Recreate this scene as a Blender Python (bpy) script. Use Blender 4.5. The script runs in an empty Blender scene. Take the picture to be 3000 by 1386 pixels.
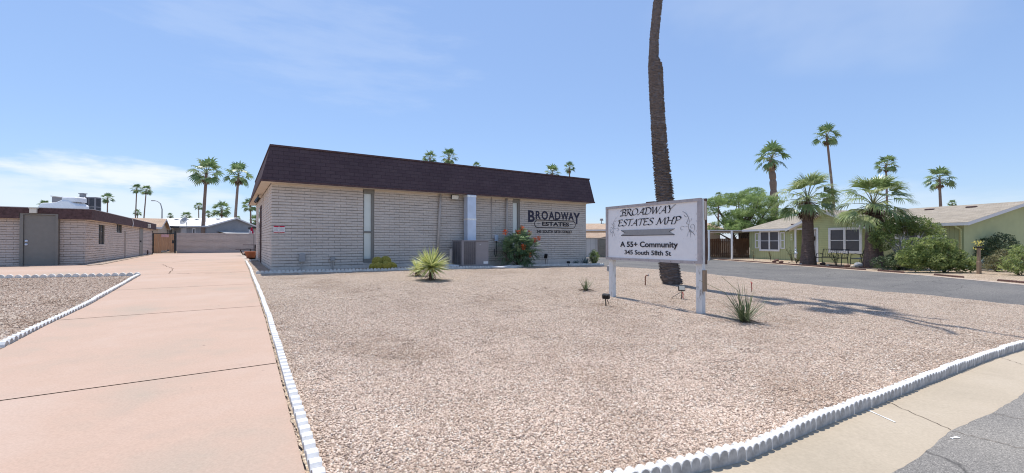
import bpy, bmesh, math, random
from mathutils import Vector, Matrix, noise
R = math.radians
random.seed(11)
scene = bpy.context.scene
COL = scene.collection
# ------------------------------------------------------------------ camera, sky, sun
F = 1260.0                       # focal length of the photograph in its own pixels (3000 wide)
EYE = 1.5
cam = bpy.data.cameras.new("camera"); camo = bpy.data.objects.new("camera", cam); COL.objects.link(camo)
cam.sensor_width = 36; cam.lens = 36 * F / 3000; cam.clip_start = .05; cam.clip_end = 3000
camo.location = (0, 0, EYE); camo.rotation_euler = (R(90 + .68), 0, 0)
scene.camera = camo
TH = R(33.2)                     # heading of the office building's grid
CX, SX = math.cos(TH), math.sin(TH)
sun_el = R(71)
sdir = Vector((-SX * math.cos(sun_el), CX * math.cos(sun_el), math.sin(sun_el)))   # towards the sun
sl = bpy.data.lights.new("sun", 'SUN'); sl.energy = 4.3; sl.angle = R(.53); sl.color = (1, .955, .89)
so = bpy.data.objects.new("sun", sl); COL.objects.link(so)
so.rotation_euler = sdir.to_track_quat('Z', 'Y').to_euler()
scene.view_settings.view_transform = 'Standard'; scene.view_settings.look = 'None'
scene.cycles.pixel_filter_type = 'BLACKMAN_HARRIS'; scene.cycles.filter_width = 1.1
scene.view_settings.exposure = 0.18; scene.view_settings.gamma = 1
world = bpy.data.worlds.new("World"); scene.world = world; world.use_nodes = True
wn = world.node_tree.nodes; wl = world.node_tree.links
bg = wn['Background']; bg.inputs[1].default_value = .15
sky = wn.new('ShaderNodeTexSky'); sky.sky_type = 'NISHITA'; sky.sun_disc = False
sky.sun_elevation = sun_el; sky.sun_rotation = math.atan2(sdir.x, sdir.y)
sky.air_density = 1.1; sky.dust_density = .35; sky.ozone_density = 4.5; sky.altitude = 350
def wmath(op, a, b=None, c=None):
    n = wn.new('ShaderNodeMath'); n.operation = op
    for i, v in enumerate((a, b, c)):
        if v is None: continue
        if isinstance(v, (int, float)): n.inputs[i].default_value = v
        else: wl.new(v, n.inputs[i])
    return n.outputs[0]
tc = wn.new('ShaderNodeTexCoord'); sep = wn.new('ShaderNodeSeparateXYZ'); wl.new(tc.outputs['Generated'], sep.inputs[0])
az = wmath('ARCTAN2', sep.outputs[0], sep.outputs[1]); el = wmath('ARCSINE', sep.outputs[2])
cmb = wn.new('ShaderNodeCombineXYZ'); wl.new(az, cmb.inputs[0]); wl.new(el, cmb.inputs[1])
def wnoise(scale, sx, sy, det=5, rough=.55, rot=0):
    m = wn.new('ShaderNodeMapping'); m.inputs['Scale'].default_value = (sx, sy, 1); m.inputs['Rotation'].default_value = (0, 0, rot)
    wl.new(cmb.outputs[0], m.inputs[0])
    n = wn.new('ShaderNodeTexNoise'); n.inputs['Scale'].default_value = scale; n.inputs['Detail'].default_value = det
    n.inputs['Roughness'].default_value = rough; wl.new(m.outputs[0], n.inputs[0]); return n.outputs[0]
def blob(a0, e0, wa, we, nz, amp, tilt=0):
    da = wmath('SUBTRACT', az, R(a0)); de = wmath('SUBTRACT', el, R(e0))
    de = wmath('ADD', de, wmath('MULTIPLY', da, tilt))
    q = wmath('ADD', wmath('POWER', wmath('DIVIDE', da, R(wa)), 2), wmath('POWER', wmath('DIVIDE', de, R(we)), 2))
    v = wmath('ADD', wmath('SUBTRACT', 1, q), wmath('MULTIPLY', wmath('SUBTRACT', nz, .5), 3.2))
    m = wn.new('ShaderNodeMapRange'); m.interpolation_type = 'SMOOTHSTEP'; wl.new(v, m.inputs[0])
    m.inputs[1].default_value = 0; m.inputs[2].default_value = 1.0 if amp > .5 else 1.3; m.inputs[3].default_value = 0; m.inputs[4].default_value = amp
    return m.outputs[0]
n1 = wnoise(7, 1, 3.6); n2 = wnoise(5, 1, 4.5, 7, .6, .12); n3 = wnoise(3.0, 1, 1.6, 4)
c1 = blob(-43.5, 6.5, 8.5, 2.1, n1, 1.0, .04)
c2 = blob(-45, 3.6, 17, 3.6, n1, .6)
c3 = blob(-26, 24, 22, 8, n2, .13, .12)
c4 = blob(42, 27, 26, 10, n3, .16)
c5 = blob(36, 3.5, 22, 3.2, n2, .30)
tot = c1
for c in (c2, c3, c4, c5): tot = wmath('MAXIMUM', tot, c)
sky_tint = wn.new('ShaderNodeMix'); sky_tint.data_type = 'RGBA'; sky_tint.inputs[0].default_value = .5; wl.new(sky.outputs[0], sky_tint.inputs[6]); sky_tint.inputs[7].default_value = (2.05, 3.0, 5.2, 1)   # even blue mixed into the sky colour to lighten and level it
mixw = wn.new('ShaderNodeMix'); mixw.data_type = 'RGBA'
wl.new(tot, mixw.inputs[0]); wl.new(sky_tint.outputs[2], mixw.inputs[6]); mixw.inputs[7].default_value = (5.4, 5.8, 6.3, 1)
wl.new(mixw.outputs[2], bg.inputs[0])
# ------------------------------------------------------------------ ground shape and measuring helpers
def sstep(a, b, x):
    t = min(1, max(0, (x - a) / (b - a))); return t * t * (3 - 2 * t)
def grid(x, y): return (CX * x + SX * y, -SX * x + CX * y)      # world -> building grid (along facade, away from street)
def ungrid(a, b): return (CX * a - SX * b, SX * a + CX * b)
def gz(x, y):
    xp, yp = grid(x, y)
    a = .03 * min(17.5, max(-8, yp)) - .018 * min(30, max(0, xp - 6))
    w = sstep(10, 17, x); return a * (1 - w) + .2 * w
def G(px, py):
    """point of the ground that stands at this spot of the photograph"""
    lo, hi = .5, 400.
    for _ in range(60):
        m = (lo + hi) / 2
        z = EYE + (708 - py) / F * m
        if z > gz((px - 1500) / F * m, m): lo = m
        else: hi = m
    return ((px - 1500) / F * lo, lo)
def X(px, y): return (px - 1500) / F * y
def Zh(py, y): return EYE + (708 - py) / F * y
# ------------------------------------------------------------------ materials
def new_mat(name, rough=.8, spec=.3):
    m = bpy.data.materials.new(name); m.use_nodes = True
    b = m.node_tree.nodes['Principled BSDF']; b.inputs['Roughness'].default_value = rough
    b.inputs['Specular IOR Level'].default_value = spec
    return m, m.node_tree.nodes, m.node_tree.links, b
def ramp(n, l, fac, stops):
    r = n.new('ShaderNodeValToRGB'); e = r.color_ramp.elements
    e[0].position, e[0].color = stops[0][0], (*stops[0][1], 1); e[1].position, e[1].color = stops[-1][0], (*stops[-1][1], 1)
    for p, c in stops[1:-1]:
        x = e.new(p); x.color = (*c, 1)
    l.new(fac, r.inputs[0]); return r.outputs[0]
def nz(n, l, scale, det=4, rough=.6, co='Object', sc=(1, 1, 1), rot=(0, 0, 0)):
    t = n.new('ShaderNodeTexCoord'); m = n.new('ShaderNodeMapping'); m.inputs['Scale'].default_value = sc; m.inputs['Rotation'].default_value = rot
    l.new(t.outputs[co], m.inputs[0]); x = n.new('ShaderNodeTexNoise'); x.inputs['Scale'].default_value = scale
    x.inputs['Detail'].default_value = det; x.inputs['Roughness'].default_value = rough; l.new(m.outputs[0], x.inputs[0]); return x.outputs[0]
def vor(n, l, scale, feat='F1', out='Distance', sc=(1, 1, 1)):
    t = n.new('ShaderNodeTexCoord'); m = n.new('ShaderNodeMapping'); m.inputs['Scale'].default_value = sc
    l.new(t.outputs['Object'], m.inputs[0]); x = n.new('ShaderNodeTexVoronoi'); x.feature = feat
    x.inputs['Scale'].default_value = scale; l.new(m.outputs[0], x.inputs[0]); return x.outputs[out]
def bump(n, l, b, h, s, d=.02):
    x = n.new('ShaderNodeBump'); x.inputs['Strength'].default_value = s; x.inputs['Distance'].default_value = d
    l.new(h, x.inputs['Height']); 
    prev = b.inputs['Normal'].links
    if prev: l.new(prev[0].from_socket, x.inputs['Normal'])
    l.new(x.outputs[0], b.inputs['Normal'])
def mix(n, l, fac, a, b, mode='MIX'):
    x = n.new('ShaderNodeMix'); x.data_type = 'RGBA'; x.blend_type = mode
    for i, v in ((0, fac), (6, a), (7, b)):
        if isinstance(v, (int, float)): x.inputs[i].default_value = v
        elif isinstance(v, tuple): x.inputs[i].default_value = (*v, 1)
        else: l.new(v, x.inputs[i])
    return x.outputs[2]
def plain(name, col, rough=.7, spec=.3, var=.15, scale=6, metal=0, bmp=.0):
    m, n, l, b = new_mat(name, rough, spec)
    c0 = tuple(max(0, c * (1 - var)) for c in col); c1 = tuple(c * (1 + var) for c in col)
    o = ramp(n, l, nz(n, l, scale), [(.3, c0), (.7, c1)]); l.new(o, b.inputs['Base Color'])
    b.inputs['Metallic'].default_value = metal
    if bmp: bump(n, l, b, nz(n, l, scale * 6), bmp, .01)
    return m
def gravel_mat(name, cols, scale=48, bs=1.0):
    m, n, l, b = new_mat(name, .95, .1)
    cell = vor(n, l, scale, 'F1', 'Color'); dist = vor(n, l, scale, 'F1', 'Distance')
    s = n.new('ShaderNodeSeparateColor'); l.new(cell, s.inputs[0])
    c = ramp(n, l, s.outputs[0], cols)
    gap = n.new('ShaderNodeMapRange'); l.new(dist, gap.inputs[0]); gap.inputs[1].default_value = .35; gap.inputs[2].default_value = .75
    gap.inputs[3].default_value = 0; gap.inputs[4].default_value = .7
    c = mix(n, l, gap.outputs[0], c, (.13, .10, .085))
    pt = ramp(n, l, nz(n, l, .9, 5, .65), [(.3, (.80, .77, .74)), (.5, (1, 1, 1)), (.75, (1.08, 1.06, 1.03))])
    c = mix(n, l, 1.0, c, pt, 'MULTIPLY')
    l.new(c, b.inputs['Base Color'])
    inv = n.new('ShaderNodeMath'); inv.operation = 'MULTIPLY'; l.new(dist, inv.inputs[0]); inv.inputs[1].default_value = -1
    bump(n, l, b, inv.outputs[0], bs, .03)
    return m
PINKG = [(0, (.26, .19, .15)), (.2, (.54, .41, .31)), (.6, (.74, .585, .455)), (.85, (.80, .66, .53)), (1, (.88, .82, .73))]
BROWNG = [(0, (.26, .20, .16)), (.3, (.46, .37, .295)), (.65, (.60, .49, .40)), (1, (.74, .66, .56))]
TANG = [(0, (.34, .26, .18)), (.3, (.52, .40, .28)), (.7, (.64, .50, .36)), (1, (.74, .63, .48))]
M = {}
M['gravel'] = gravel_mat('pink_gravel', PINKG)
M['gravel_left'] = gravel_mat('brown_gravel', BROWNG, 52, .5)
M['gravel_tan'] = gravel_mat('tan_gravel', TANG, 40, .6)
def stone_mat(nm='gravel_stone', tint=(1, 1, 1)):
    m, n, l, b = new_mat(nm, .95, .1)
    oi = n.new('ShaderNodeObjectInfo')
    c = ramp(n, l, oi.outputs['Random'], [(0, (.20, .145, .115)), (.2, (.41, .295, .22)), (.5, (.69, .52, .405)), (.8, (.76, .61, .49)), (1, (.87, .80, .70))])
    c = mix(n, l, .35, c, ramp(n, l, nz(n, l, 60), [(.35, (.42, .315, .24)), (.7, (.82, .685, .56))]))
    pt = ramp(n, l, nz(n, l, .8, 5, .65, 'Generated' if 0 else 'Object'), [(.3, tint), (.7, tint)])
    geo = n.new('ShaderNodeNewGeometry'); nn = n.new('ShaderNodeTexNoise'); nn.inputs['Scale'].default_value = .85; nn.inputs['Detail'].default_value = 5; l.new(geo.outputs['Position'], nn.inputs[0])
    pt = ramp(n, l, nn.outputs[0], [(.3, (.82 * tint[0], .79 * tint[1], .76 * tint[2])), (.5, tint), (.75, tuple(1.07 * t for t in tint))])
    c = mix(n, l, 1., c, pt, 'MULTIPLY')
    l.new(c, b.inputs['Base Color']); return m
M['stone'] = stone_mat(); M['stone_left'] = stone_mat('brown_stone', (.80, .77, .75))
def concrete(name, a, b_, c_, dark=(.42, .33, .28), fine=60):
    m, n, l, b = new_mat(name, .85, .2)
    o = ramp(n, l, nz(n, l, .55, 6, .62), [(.3, a), (.5, b_), (.72, c_)])
    o = mix(n, l, 1., o, ramp(n, l, nz(n, l, fine, 3, .7), [(.3, (.9, .9, .9)), (.7, (1.06, 1.06, 1.06))]), 'MULTIPLY')
    f = n.new('ShaderNodeMapRange'); l.new(nz(n, l, 2.1, 8, .72), f.inputs[0]); f.inputs[1].default_value = .58; f.inputs[2].default_value = .78
    f.inputs[3].default_value = 0; f.inputs[4].default_value = .38
    o = mix(n, l, f.outputs[0], o, dark)
    f2 = n.new('ShaderNodeMapRange'); l.new(nz(n, l, 9, 2, .5), f2.inputs[0]); f2.inputs[1].default_value = .76; f2.inputs[2].default_value = .79
    f2.inputs[3].default_value = 0; f2.inputs[4].default_value = .6
    o = mix(n, l, f2.outputs[0], o, (.2, .14, .12))
    l.new(o, b.inputs['Base Color']); bump(n, l, b, nz(n, l, fine * 2), .12, .004)
    return m
M['pinkcrete'] = concrete('pink_concrete', (.41, .33, .26), (.485, .345, .265), (.51, .385, .31), (.36, .29, .24))
M['apron'] = concrete('tan_concrete', (.40, .335, .25), (.455, .38, .285), (.49, .415, .32), (.30, .25, .19), 45)
M['patio'] = concrete('patio_concrete', (.42, .34, .28), (.47, .38, .31), (.5, .42, .35))
def asphalt(nm='asphalt', k=1., w=(1, 1, 1), sc=95):
    m, n, l, b = new_mat(nm, .9, .2)
    v = n.new('ShaderNodeSeparateColor'); l.new(vor(n, l, sc, 'F1', 'Color'), v.inputs[0])
    o = ramp(n, l, v.outputs[0], [(0, (.11, .108, .105)), (.5, (.18, .178, .174)), (.93, (.235, .23, .222)), (1, (.36, .345, .33))])
    o = mix(n, l, 1., o, ramp(n, l, nz(n, l, .5, 5, .6), [(.3, (.66 * k * w[0], .66 * k * w[1], .68 * k * w[2])), (.7, (.98 * k * w[0], .96 * k * w[1], .94 * k * w[2]))]), 'MULTIPLY')
    # thin wandering cracks
    t = n.new('ShaderNodeTexCoord'); nn = n.new('ShaderNodeTexNoise'); nn.inputs['Scale'].default_value = 1.6; nn.inputs['Detail'].default_value = 6
    l.new(t.outputs['Object'], nn.inputs[0]); ad = n.new('ShaderNodeMix'); ad.data_type = 'RGBA'; ad.blend_type = 'ADD'; ad.inputs[0].default_value = .6
    l.new(t.outputs['Object'], ad.inputs[6]); l.new(nn.outputs[1], ad.inputs[7])
    vv = n.new('ShaderNodeTexVoronoi'); vv.feature = 'DISTANCE_TO_EDGE'; vv.inputs['Scale'].default_value = .33; l.new(ad.outputs[2], vv.inputs[0])
    f = n.new('ShaderNodeMapRange'); l.new(vv.outputs[0], f.inputs[0]); f.inputs[1].default_value = 0; f.inputs[2].default_value = .008; f.inputs[3].default_value = .7; f.inputs[4].default_value = 0
    o = mix(n, l, f.outputs[0], o, (.05, .048, .045))
    l.new(o, b.inputs['Base Color']); bump(n, l, b, vor(n, l, sc), .35, .005)
    return m
M['asphalt'] = asphalt('asphalt', 1.02, (1.02, 1, .97)); M['asphalt_old'] = asphalt('old_asphalt', 1.5, (1.05, 1, .92), 170)
M['dirt'] = plain('bare_dirt', (.30, .23, .17), .95, .1, .25, 3, 0, .3)
M['jointdirt'] = plain('joint_dirt', (.13, .095, .07), .95, .1, .3, 20)
def paint_block(name, col, mortar=False):
    m, n, l, b = new_mat(name, .85, .25)
    k = .78 if mortar else 1
    o = ramp(n, l, nz(n, l, 1.2, 5, .6), [(.3, tuple(c * .9 * k for c in col)), (.7, tuple(c * 1.07 * k for c in col))])
    o = mix(n, l, 1., o, ramp(n, l, nz(n, l, 14, 4, .7), [(.3, (.88, .88, .88)), (.65, (1.05, 1.05, 1.05))]), 'MULTIPLY')
    f = n.new('ShaderNodeMapRange'); l.new(nz(n, l, 5, 4, .7, sc=(.5, .5, 3)), f.inputs[0]); f.inputs[1].default_value = .66; f.inputs[2].default_value = .8
    f.inputs[3].default_value = 0; f.inputs[4].default_value = .25
    o = mix(n, l, f.outputs[0], o, (.2, .15, .12))
    l.new(o, b.inputs['Base Color']); bump(n, l, b, nz(n, l, 30, 4, .7), .5, .008)
    return m
BLK = (.60, .55, .495)
M['block'] = paint_block('painted_slump_block', BLK); M['mortar'] = paint_block('shaded_mortar', tuple(c * .68 for c in BLK), True)  # mortar darker than the blocks, putting joint shade into its colour
BLK2 = (.58, .51, .455)
M['block2'] = paint_block('painted_slump_block_tan', BLK2); M['mortar2'] = paint_block('shaded_mortar_tan', tuple(c * .68 for c in BLK2), True)  # tan mortar colour carries the same painted joint shade
def shingle(name, c0, c1, w=.33, h=.14, sl=1.0, xz=True):
    m, n, l, b = new_mat(name, .95, .1)
    uv = n.new('ShaderNodeUVMap'); uv.uv_map = 'UVMap'
    br = n.new('ShaderNodeTexBrick'); l.new(uv.outputs[0], br.inputs[0]); br.inputs['Scale'].default_value = 1
    br.inputs['Brick Width'].default_value = w; br.inputs['Row Height'].default_value = h; br.inputs['Mortar Size'].default_value = .006
    br.inputs['Color1'].default_value = (*c0, 1); br.inputs['Color2'].default_value = (*c1, 1)
    br.inputs['Mortar'].default_value = tuple(c * .55 for c in c0) + (1,); br.inputs['Mortar Smooth'].default_value = .4
    o = mix(n, l, 1., br.outputs[0], ramp(n, l, nz(n, l, 1.2, 6, .7), [(.3, (.85, .85, .88)), (.7, (1.12, 1.1, 1.1))]), 'MULTIPLY')
    o = mix(n, l, 1., o, ramp(n, l, nz(n, l, 90, 2, .7), [(.3, (.75, .75, .75)), (.7, (1.25, 1.25, 1.25))]), 'MULTIPLY')
    l.new(o, b.inputs['Base Color'])
    inv = n.new('ShaderNodeMath'); inv.operation = 'SUBTRACT'; inv.inputs[0].default_value = 1; l.new(br.outputs[1], inv.inputs[1])
    bump(n, l, b, inv.outputs[0], .6, .01); bump(n, l, b, nz(n, l, 120), .3, .004)
    return m
M['mansard'] = shingle('brown_shingles', (.088, .062, .070), (.102, .074, .080))
M['grayshingle'] = shingle('tan_grey_shingles', (.31, .27, .215), (.38, .335, .27), .35, .14)
M['tanshingle'] = shingle('tan_shingles', (.42, .30, .21), (.50, .38, .28), .35, .14)
M['fascia_brown'] = plain('brown_fascia', (.10, .062, .062), .85, .2, .35, 9)
M['soffit'] = plain('cream_soffit', (.62, .54, .44), .8, .2, .08)
M['flatroof'] = plain('roof_grey', (.45, .45, .45), .8)
M['trimgrey'] = plain('grey_green_paint', (.215, .207, .185), .55, .4, .06)
M['pipe'] = plain('painted_pipe', (.46, .42, .38), .6, .3, .08)
M['white'] = plain('white_paint', (.78, .78, .77), .55, .35, .05)
M['roofwhite'] = plain('white_roof', (.80, .80, .80), .7, .2, .04)
M['cream'] = plain('cream_plastic', (.72, .70, .60), .5, .4, .05)
M['black'] = plain('black_plastic', (.018, .018, .02), .5, .4, .2)
M['letterblack'] = plain('black_lettering', (.018, .018, .028), .6, .3, .1)
M['iron'] = plain('black_iron', (.02, .022, .022), .5, .5, .2)
M['navy'] = plain('navy_lettering', (.035, .035, .06), .6, .3, .1)
M['metal'] = plain('galvanised_duct', (.60, .68, .80), .45, .5, .08, 3, .45)
M['tape'] = plain('foil_tape', (.8, .8, .8), .3, .6, .2, 30, .4)
M['acgrey'] = plain('ac_grey', (.27, .25, .255), .5, .4, .05)
M['acdark'] = plain('ac_coil', (.055, .055, .065), .6, .3, .2)
M['greybox'] = plain('grey_box', (.33, .33, .33), .55, .4, .06)
M['terracotta'] = plain('terracotta', (.36, .14, .08), .8, .2, .1)
M['rust'] = plain('rust_pipe', (.20, .09, .055), .8, .2, .3, 20)
M['tablebrown'] = plain('table_brown', (.06, .035, .035), .6, .3, .15)
M['red'] = plain('red_cloth', (.5, .02, .05), .8, .2, .1)
M['pinkribbon'] = plain('pink_ribbon', (.85, .2, .16), .7, .2, .1)
M['brown_edge'] = plain('brown_edging', (.16, .095, .08), .9, .1, .25, 8)
def glass(name, col=(.03, .035, .04), rough=.05):
    m, n, l, b = new_mat(name, rough, .9); b.inputs['Base Color'].default_value = (*col, 1); return m
M['glass'] = glass('window_glass')
M['screen'] = plain('window_screen', (.085, .08, .085), .35, .5, .1)
def blindmat():
    m, n, l, b = new_mat('blind_behind_glass', .12, .8)
    t = n.new('ShaderNodeTexCoord'); s = n.new('ShaderNodeSeparateXYZ'); l.new(t.outputs['Object'], s.inputs[0])
    w = n.new('ShaderNodeMath'); w.operation = 'SINE'; mu = n.new('ShaderNodeMath'); mu.operation = 'MULTIPLY'; mu.inputs[1].default_value = 180
    l.new(s.outputs[2], mu.inputs[0]); l.new(mu.outputs[0], w.inputs[0])
    o = ramp(n, l, w.outputs[0], [(0, (.62, .66, .60)), (.6, (.80, .83, .78))]); l.new(o, b.inputs['Base Color']); return m
M['blind'] = blindmat()
def wood(name, a, b_, sc=(9, 9, .8)):
    m, n, l, b = new_mat(name, .85, .2)
    o = ramp(n, l, nz(n, l, 3, 5, .6, sc=sc), [(.3, a), (.7, b_)]); l.new(o, b.inputs['Base Color']); return m
M['gatewood'] = wood('gate_wood', (.36, .20, .11), (.58, .36, .21))
M['fencewood'] = wood('fence_wood', (.17, .095, .06), (.30, .18, .12))
M['postwood'] = wood('post_wood', (.26, .18, .12), (.40, .29, .20))
def whitepost():
    m, n, l, b = new_mat('weathered_white_paint', .75, .25)
    o = ramp(n, l, nz(n, l, 5, 7, .75, sc=(2, 2, .7)), [(.34, (.33, .30, .27)), (.42, (.66, .66, .64)), (.7, (.76, .76, .75))]); l.new(o, b.inputs['Base Color']); return m
M['wpost'] = whitepost()
M['signwhite'] = plain('sign_white', (.82, .80, .79), .45, .35, .03)
M['signframe'] = plain('sign_frame', (.43, .39, .385), .7, .2, .12, 12)
M['signback'] = plain('sign_back', (.11, .065, .05), .8, .2, .35, 5)
M['ribbon'] = plain('grey_ribbon', (.31, .305, .30), .6, .3, .05)
M['curl'] = plain('grey_curl', (.22, .22, .23), .6, .3, .1)
def edgemat():
    m, n, l, b = new_mat('white_edging', .85, .2)
    o = ramp(n, l, nz(n, l, 14, 6, .75), [(.3, (.40, .38, .35)), (.44, (.72, .705, .675)), (.7, (.80, .785, .755))]); l.new(o, b.inputs['Base Color'])
    bump(n, l, b, nz(n, l, 60, 4, .7), .4, .006); return m
M['edging'] = edgemat()
M['edging_side'] = plain('worn_shaded_edging_side', (.43, .415, .39), .9, .1, .28, 16)  # front and back faces: worn paint, with side shade darkened into the colour
M['edging_pale'] = plain('pale_edging', (.66, .64, .60), .9, .1, .2, 10)
M['edging_grey'] = plain('grey_edging', (.47, .445, .41), .9, .1, .25, 10)
def leafmat(name, a, b_, c_, tr=.3, rough=.5):
    m, n, l, b = new_mat(name, rough, .35)
    at = n.new('ShaderNodeAttribute'); at.attribute_name = 'var'
    o = ramp(n, l, at.outputs['Fac'], [(0, a), (.5, b_), (1, c_)]); l.new(o, b.inputs['Base Color'])
    t = n.new('ShaderNodeBsdfTranslucent'); l.new(o, t.inputs[0]); mx = n.new('ShaderNodeMixShader'); mx.inputs[0].default_value = tr
    l.new(b.outputs[0], mx.inputs[1]); l.new(t.outputs[0], mx.inputs[2]); l.new(mx.outputs[0], n['Material Output'].inputs[0]); return m
M['frond'] = leafmat('palm_frond', (.085, .15, .06), (.16, .25, .10), (.32, .40, .19), .35, .38)
M['frond_pale'] = leafmat('palm_frond_pale', (.13, .19, .06), (.27, .34, .13), (.55, .58, .30), .35, .35)
M['petiole'] = plain('petiole', (.22, .22, .10), .6)
M['deadfrond'] = leafmat('dead_frond', (.09, .055, .035), (.17, .11, .075), (.30, .21, .14), .15, .8)
M['leaf_mesq'] = leafmat('mesquite_leaf', (.14, .22, .07), (.26, .36, .12), (.44, .53, .22), .5)
M['leaf_shrub'] = leafmat('shrub_leaf', (.11, .15, .045), (.25, .32, .10), (.47, .52, .20), .45)
M['leaf_bird'] = leafmat('feathery_leaf', (.11, .19, .09), (.23, .35, .18), (.46, .56, .34), .42)
M['leaf_dry'] = leafmat('dry_shrub_leaf', (.11, .11, .05), (.20, .19, .09), (.33, .30, .14), .3)
M['leaf_dark'] = leafmat('dark_shrub_leaf', (.035, .06, .03), (.08, .12, .055), (.16, .21, .09), .2)
M['orange'] = leafmat('orange_petal', (.80, .12, .05), (.92, .22, .09), (.95, .45, .18), .3)
M['yuc_g'] = leafmat('yucca_green', (.15, .23, .06), (.25, .35, .09), (.36, .44, .13), .25)
M['yuc_y'] = leafmat('yucca_cream', (.62, .62, .20), (.76, .75, .32), (.86, .85, .5), .25)
M['agave'] = leafmat('agave_leaf', (.09, .13, .13), (.14, .19, .19), (.22, .28, .27), .05)
M['blade'] = leafmat('grassy_leaf', (.06, .09, .045), (.12, .16, .075), (.24, .26, .14), .15)
M['barrel'] = plain('barrel_cactus', (.27, .24, .05), .8, .2, .3, 30)
M['spine'] = leafmat('golden_spine', (.62, .48, .08), (.80, .66, .14), (.92, .82, .30), .1, .7)
def barkmat(name, a, b_, ring=26):
    m, n, l, b = new_mat(name, .95, .1)
    v = nz(n, l, 2.2, 5, .7, sc=(2.5, 2.5, ring / 2.2)); w = nz(n, l, 9, 5, .7, sc=(1, 1, 2.5))
    o = mix(n, l, .5, ramp(n, l, v, [(.3, a), (.7, b_)]), ramp(n, l, w, [(.35, a), (.7, b_)])); l.new(o, b.inputs['Base Color'])
    bump(n, l, b, v, .9, .03); return m
M['bark'] = barkmat('palm_bark', (.125, .107, .102), (.31, .265, .25))
M['bark_big'] = barkmat('palm_bark_dark', (.095, .065, .055), (.25, .175, .145), 16)
M['bark_far'] = barkmat('palm_bark_far', (.20, .14, .11), (.34, .25, .20), 8)
M['branch'] = plain('branch_bark', (.10, .075, .055), .9, .1, .3, 10)
M['palebranch'] = plain('pale_branch', (.38, .36, .31), .9, .1, .2, 10)
def siding(name, col, step, axis=2, depth=.01):
    m, n, l, b = new_mat(name, .75, .25)
    t = n.new('ShaderNodeTexCoord'); s = n.new('ShaderNodeSeparateXYZ'); l.new(t.outputs['Object'], s.inputs[0])
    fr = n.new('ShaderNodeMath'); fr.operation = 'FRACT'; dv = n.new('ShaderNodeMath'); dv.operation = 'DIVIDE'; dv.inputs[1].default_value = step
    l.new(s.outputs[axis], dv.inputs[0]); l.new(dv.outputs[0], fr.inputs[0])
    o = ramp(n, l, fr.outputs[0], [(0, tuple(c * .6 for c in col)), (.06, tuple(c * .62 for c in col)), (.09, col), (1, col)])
    o = mix(n, l, 1., o, ramp(n, l, nz(n, l, 1.4, 5, .6), [(.3, (.92, .92, .92)), (.7, (1.05, 1.05, 1.05))]), 'MULTIPLY')
    l.new(o, b.inputs['Base Color']); bump(n, l, b, fr.outputs[0], .5, depth); return m
M['greensiding'] = siding('green_lap_siding', (.50, .53, .27), .115)
M['greenboard'] = siding('green_board_siding', (.45, .48, .26), .2, 0)
M['greyboard'] = siding('grey_board_siding', (.34, .35, .37), .61, 0)
M['tanwall'] = plain('tan_wall', (.50, .40, .31), .85, .2, .08)
M['shedwall'] = siding('shed_siding', (.60, .57, .53), .4, 0)
M['cmu'] = plain('grey_block', (.26, .235, .19), .9, .1, .15, 2)
M['gutter'] = plain('gutter_white', (.66, .66, .67), .6, .3, .04)
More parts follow.
